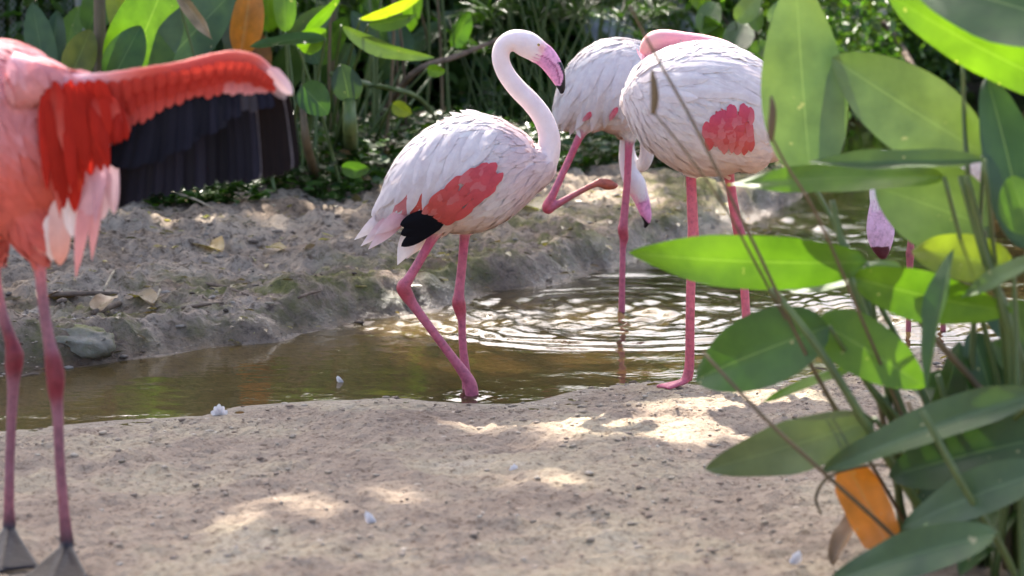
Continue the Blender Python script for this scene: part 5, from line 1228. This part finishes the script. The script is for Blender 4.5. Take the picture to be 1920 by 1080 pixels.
# mossy rocks set in the bank
for i, (px, py, s, a, lb) in enumerate([(1062, 488, (0.115, 0.09, 0.035), 0.2, 'flat mossy rock below the raised foot of the white flamingo'), (925, 520, (0.09, 0.07, 0.035), -0.3, 'mossy rock at the water behind the wading flamingo'), (1000, 528, (0.08, 0.06, 0.03), 0.5, 'low wet rock between the two mossy ones'), (650, 566, (0.11, 0.08, 0.04), 0.1, 'green mossy rock at the brink left of the wading flamingo legs'), (600, 590, (0.12, 0.07, 0.04), 0.4, 'dark green rock at the start of the glinting water'), (640, 612, (0.07, 0.04, 0.015), 0, 'small black wet stone lying in the shallows'), (470, 602, (0.13, 0.09, 0.045), -0.2, 'brown mossy rock beside the cracked bank edge'), (380, 626, (0.14, 0.08, 0.04), 0.15, 'long low mossy rock on the bank edge below the twigs'), (265, 622, (0.12, 0.08, 0.035), 0.0, 'yellowish mossy rock beside the dry leaves'), (140, 622, (0.11, 0.08, 0.035), -0.1, 'broad mossy rock behind the red flamingo leg'), (40, 640, (0.10, 0.10, 0.05), 0.3, 'mossy rock between the red flamingo legs'), (1230, 462, (0.09, 0.06, 0.03), 0.2, 'brown rock near the feeding head of the white flamingo'), (1395, 402, (0.16, 0.10, 0.05), 0.0, 'dark rock at the shore behind the resting flamingo legs'), (800, 552, (0.08, 0.06, 0.03), 0.3, 'small mossy rock between the wading flamingo legs')]):
    p = gpt(px, py); lift_ = 0.25 if i in (0, 1, 3) else (-0.9 if i in (9, 10) else -0.2); rock('rock', (p.x, p.y, p.z + s[2] * lift_), (s[0], s[1], s[2] * 1.2), M_ROCK, lb, 'rocks along the bank', 60 + i, a)

# twigs and dry leaves on the bank
def ground_stick(p0, p1, r, label, mat=None, group='twigs on the bank', bend=0.1):
    a = gpt(*p0); b = gpt(*p1); m = (a + b) / 2 + Vector((0, bend * (b - a).length, 0)); m.z = max(gz(m.x, m.y), (a.z + b.z) / 2)
    up = Vector((0, 0, r * .7)); stick('twig', [a + up, m + up, b + up], [r, r * .9, r * .5], label, 'twig', group, mat)
ground_stick((368, 532), (465, 556), 0.006, 'dark straight twig lying on the bank below the wing tip')
ground_stick((118, 548), (192, 572), 0.007, 'pale peeled twig beside the dry leaves', M_STRAW)
ground_stick((195, 545), (222, 522), 0.004, 'short pale curved twig above the peeled one', M_STRAW)
ground_stick((92, 556), (250, 556), 0.008, 'long brown twig lying behind the peeled twig')
ground_stick((318, 360), (400, 392), 0.005, 'thin straw coloured stalk under the black feathers', M_STRAW)
ground_stick((180, 590), (245, 570), 0.010, 'thick dark stub of wood next to the dry leaves')
ground_stick((300, 545), (288, 570), 0.004, 'tiny upright pale twig among the litter', M_STRAW)
ground_stick((340, 580), (420, 570), 0.005, 'crooked brown twig above the long mossy rock')
ground_stick((560, 560), (600, 548), 0.005, 'short brown twig on the green bank edge')
ground_stick((760, 300), (800, 312), 0.006, 'grey stick lying at the foot of the ground cover')
ground_stick((700, 345), (770, 330), 0.005, 'thin dead stick near the white flamingo tail')
ground_stick((40, 708), (90, 712), 0.004, 'thin twig on the sand beside the red flamingo leg')
DL = [((362, 466), (415, 476), 26), ((180, 590), (215, 560), 26), ((120, 580), (80, 565), 24), ((250, 560), (290, 575), 22), ((500, 468), (540, 474), 20), ((875, 405), (930, 412), 18), ((980, 388), (1010, 398), 18), ((455, 500), (480, 492), 16)]
DN = ['large tan dry leaf lying flat below the black feathers', 'curled brown leaf beside the thick stub', 'brown leaf near the red flamingo leg', 'brown leaf on the litter beyond the tiny twig', 'tan leaf just past the large tan one', 'straw coloured leaf behind the wading flamingo breast', 'pale leaf under the raised leg of the white flamingo', 'small pale leaf on grey soil below the wing']
for i, (a, b, w) in enumerate(DL):
    A0 = gpt(*a) + Vector((0, 0, .006)); B0 = gpt(*b) + Vector((0, 0, .006))
    mb = MB(); V, Fc, U = blade(A0, B0, max(0.06, (B0 - A0).length * .55), (0, -0.1, 1), 0.2, 0.06, 0.03, 'thalia', 10, 7, i); mb.add(V, Fc, None, U)
    link('dry_leaf', mb.mesh('dry_leaf', M_LEAF), None, DN[i], 'leaf', 'dry leaves on the bank', color=[(0.40, 0.25, 0.11), G_BROWN, G_BROWN, (0.2, .13, .08), (0.30, .21, .12), (.42, .33, .2), (.45, .37, .27), (.4, .34, .26)][i])

# shed feathers
def shed(px, py, ln, label, seed, z=None):
    p = gpt(px, py) if z is None else gnd(px, py, z); t = thing('shed_feather', p, label, 'feather', 'shed white feathers')
    mb = MB()
    for i in range(5):
        a = (i - 2) * 0.42 + seed; e = p + Vector((math.cos(a + .6) * ln * .6, -math.sin(a) * ln * .2, ln * (0.35 + 0.3 * math.cos(i - 2))))
        V, Fc, U = blade(p + Vector((0, 0, -0.003)), e, ln * .33, (0.2 * (i - 2), -1, .4), -0.2, 0.15, 0.03, 'feather', 8, 5, seed + i); mb.add(V, Fc, (0.84, 0.83, 0.82, 1), U)
    link('vane', mb.mesh('vane', M_FEATHER), t)
shed(412, 778, 0.045, 'white downy feather stuck at the edge of the sand', 1)
shed(642, 716, 0.026, 'small white feather floating on the calm water', 2, 0.001)
shed(702, 978, 0.030, 'white feather lying on the open sand', 3)
shed(965, 884, 0.024, 'tiny bluish white feather on the sand under the flamingos', 4)
shed(1485, 1054, 0.030, 'white feather on the sand next to the withered leaf', 5)
shed(232, 786, 0.014, 'tiny white feather on the wet sand rim', 6)

# crumbs of sand, soil and litter
def grit(name, n, sampler, smin, smax, cols, label, seed):
    rs = np.random.default_rng(seed); x, y = sampler(rs, n); ok = ~inpoly(np.stack([x, y], 1), POLY) & (vnoise(x * 3.3, y * 3.3, seed + 90) * 0.7 + vnoise(x * 11, y * 11, seed + 91) * 0.5 > rs.uniform(0.25, 0.85, n)); x, y = x[ok], y[ok]; n = len(x)
    z = terrain(x, y); s = smin * (smax / smin) ** (rs.uniform(0, 1, n) ** 3.8)
    ico = unit(np.array([(0, 0, 1), (.9, 0, .4), (.28, .85, .4), (-.72, .53, .4), (-.72, -.53, .4), (.28, -.85, .4), (.72, .53, -.4), (-.28, .85, -.4), (-.9, 0, -.4), (-.28, -.85, -.4), (.72, -.53, -.4), (0, 0, -1)], float))
    fi = np.array([(0, 1, 2), (0, 2, 3), (0, 3, 4), (0, 4, 5), (0, 5, 1), (1, 6, 2), (2, 7, 3), (3, 8, 4), (4, 9, 5), (5, 10, 1), (6, 7, 2), (7, 8, 3), (8, 9, 4), (9, 10, 5), (10, 6, 1), (11, 7, 6), (11, 8, 7), (11, 9, 8), (11, 10, 9), (11, 6, 10)])
    V = ico[None] * rs.uniform(.65, 1.3, (n, 12, 1)) * s[:, None, None] * np.stack([rs.uniform(.8, 1.7, n), rs.uniform(.7, 1.2, n), rs.uniform(.25, .6, n)], 1)[:, None]
    a = rs.uniform(0, 6.28, n); ca, sa = np.cos(a)[:, None], np.sin(a)[:, None]
    V = np.stack([V[..., 0] * ca - V[..., 1] * sa, V[..., 0] * sa + V[..., 1] * ca, V[..., 2]], -1) + np.stack([x, y, z + s * .15], 1)[:, None]
    c = np.array(cols)[rs.integers(0, len(cols), n)] * rs.uniform(.75, 1.2, (n, 1))
    link(name, make_mesh(name, V.reshape(-1, 3), (np.arange(n)[:, None, None] * 12 + fi[None]).reshape(-1, 3), np.repeat(np.hstack([c, np.ones((n, 1))]), 12, axis=0), None, M_GRIT), None, label, 'grit', None, 'stuff')
grit('sand_crumbs', 26000, lambda r, n: (r.uniform(-1.4, 1.6, n), r.uniform(4.1, 6.6, n)), 0.0012, 0.009, [(0.42, 0.33, 0.24), (0.36, 0.27, 0.2), (0.48, 0.39, 0.3), (0.42, 0.33, 0.24), (0.40, 0.31, 0.23), (0.24, 0.17, 0.125), (0.46, 0.38, 0.29)], 'loose crumbs and clods scattered over the near sand', 1)
grit('soil_crumbs', 9000, lambda r, n: (r.uniform(-2.2, 1.8, n), r.uniform(6.1, 9.6, n)), 0.002, 0.016, [(0.14, 0.1, 0.075), (0.2, 0.16, 0.13), (0.28, 0.24, 0.2), (0.09, 0.065, 0.05), (0.34, 0.28, 0.2)], 'crumbs of soil and litter scattered over the far bank', 2)
# litter chips
rs = np.random.default_rng(5); n = 2600; x = rs.uniform(-2.2, 1.8, n); y = rs.uniform(6.1, 9.6, n); ok = ~inpoly(np.stack([x, y], 1), POLY); x, y = x[ok], y[ok]; n = len(x)
z = terrain(x, y); az = rs.uniform(0, 6.28, n); d = unit(np.stack([np.cos(az), np.sin(az), rs.normal(0, .15, n)], 1)); nr = unit(np.stack([rs.normal(0, .3, n), rs.normal(0, .3, n), np.ones(n)], 1))
L_ = rs.uniform(.015, .05, n); ch = np.array([(.3, .22, .13), (.18, .11, .06), (.12, .08, .05), (.38, .3, .2), (.08, .06, .04)])[rs.integers(0, 5, n)]
link('leaf_litter', leafmesh('leaf_litter', np.stack([x, y, z + .004], 1), d, nr, L_, L_ * rs.uniform(.12, .5, n), ch), None, 'scattered brown leaf litter and bark chips on the far bank', 'litter', None, 'stuff')

# ------------------------------------------------------------------ wire fence at the back
fx0, fx1, fy = at(-260, 60, 11.0).x, at(150, 60, 11.0).x, 11.0
zf = gz(fx0, fy)
ft = thing('wire_fence', ((fx0 + fx1) / 2, fy, zf), 'chain link wire fence behind the yellow edged plant', 'fence')
mb = MB(); p = 0.052; nw = int((fx1 - fx0) / p)
for i in range(nw):
    pts = [(fx0 + i * p + (p * .5 if j % 2 else 0) + (p * .5 if False else 0), fy + (0.004 if j % 2 else -0.004), zf + 0.02 + j * p * .62) for j in range(46)]
    V, Fc = tube(pts, 0.0018, 4, 1); mb.add(V, Fc)
    pts = [(fx0 + i * p + (0 if j % 2 else p * .5) + p * .5 - p * .5, fy + (-0.004 if j % 2 else 0.004), zf + 0.02 + j * p * .62) for j in range(46)]
    V, Fc = tube(pts, 0.0018, 4, 1); mb.add(V, Fc)
link('wire_mesh', mb.mesh('wire_mesh', M_WIRE), ft)
for xx in (fx0, fx1):
    mb = MB(); V, Fc = tube([(xx, fy + .02, zf - .1), (xx, fy + .02, zf + .8), (xx, fy + .02, zf + 1.55)], 0.024, 10, 2); mb.add(V, Fc); link('post', mb.mesh('post', M_WIRE), ft)
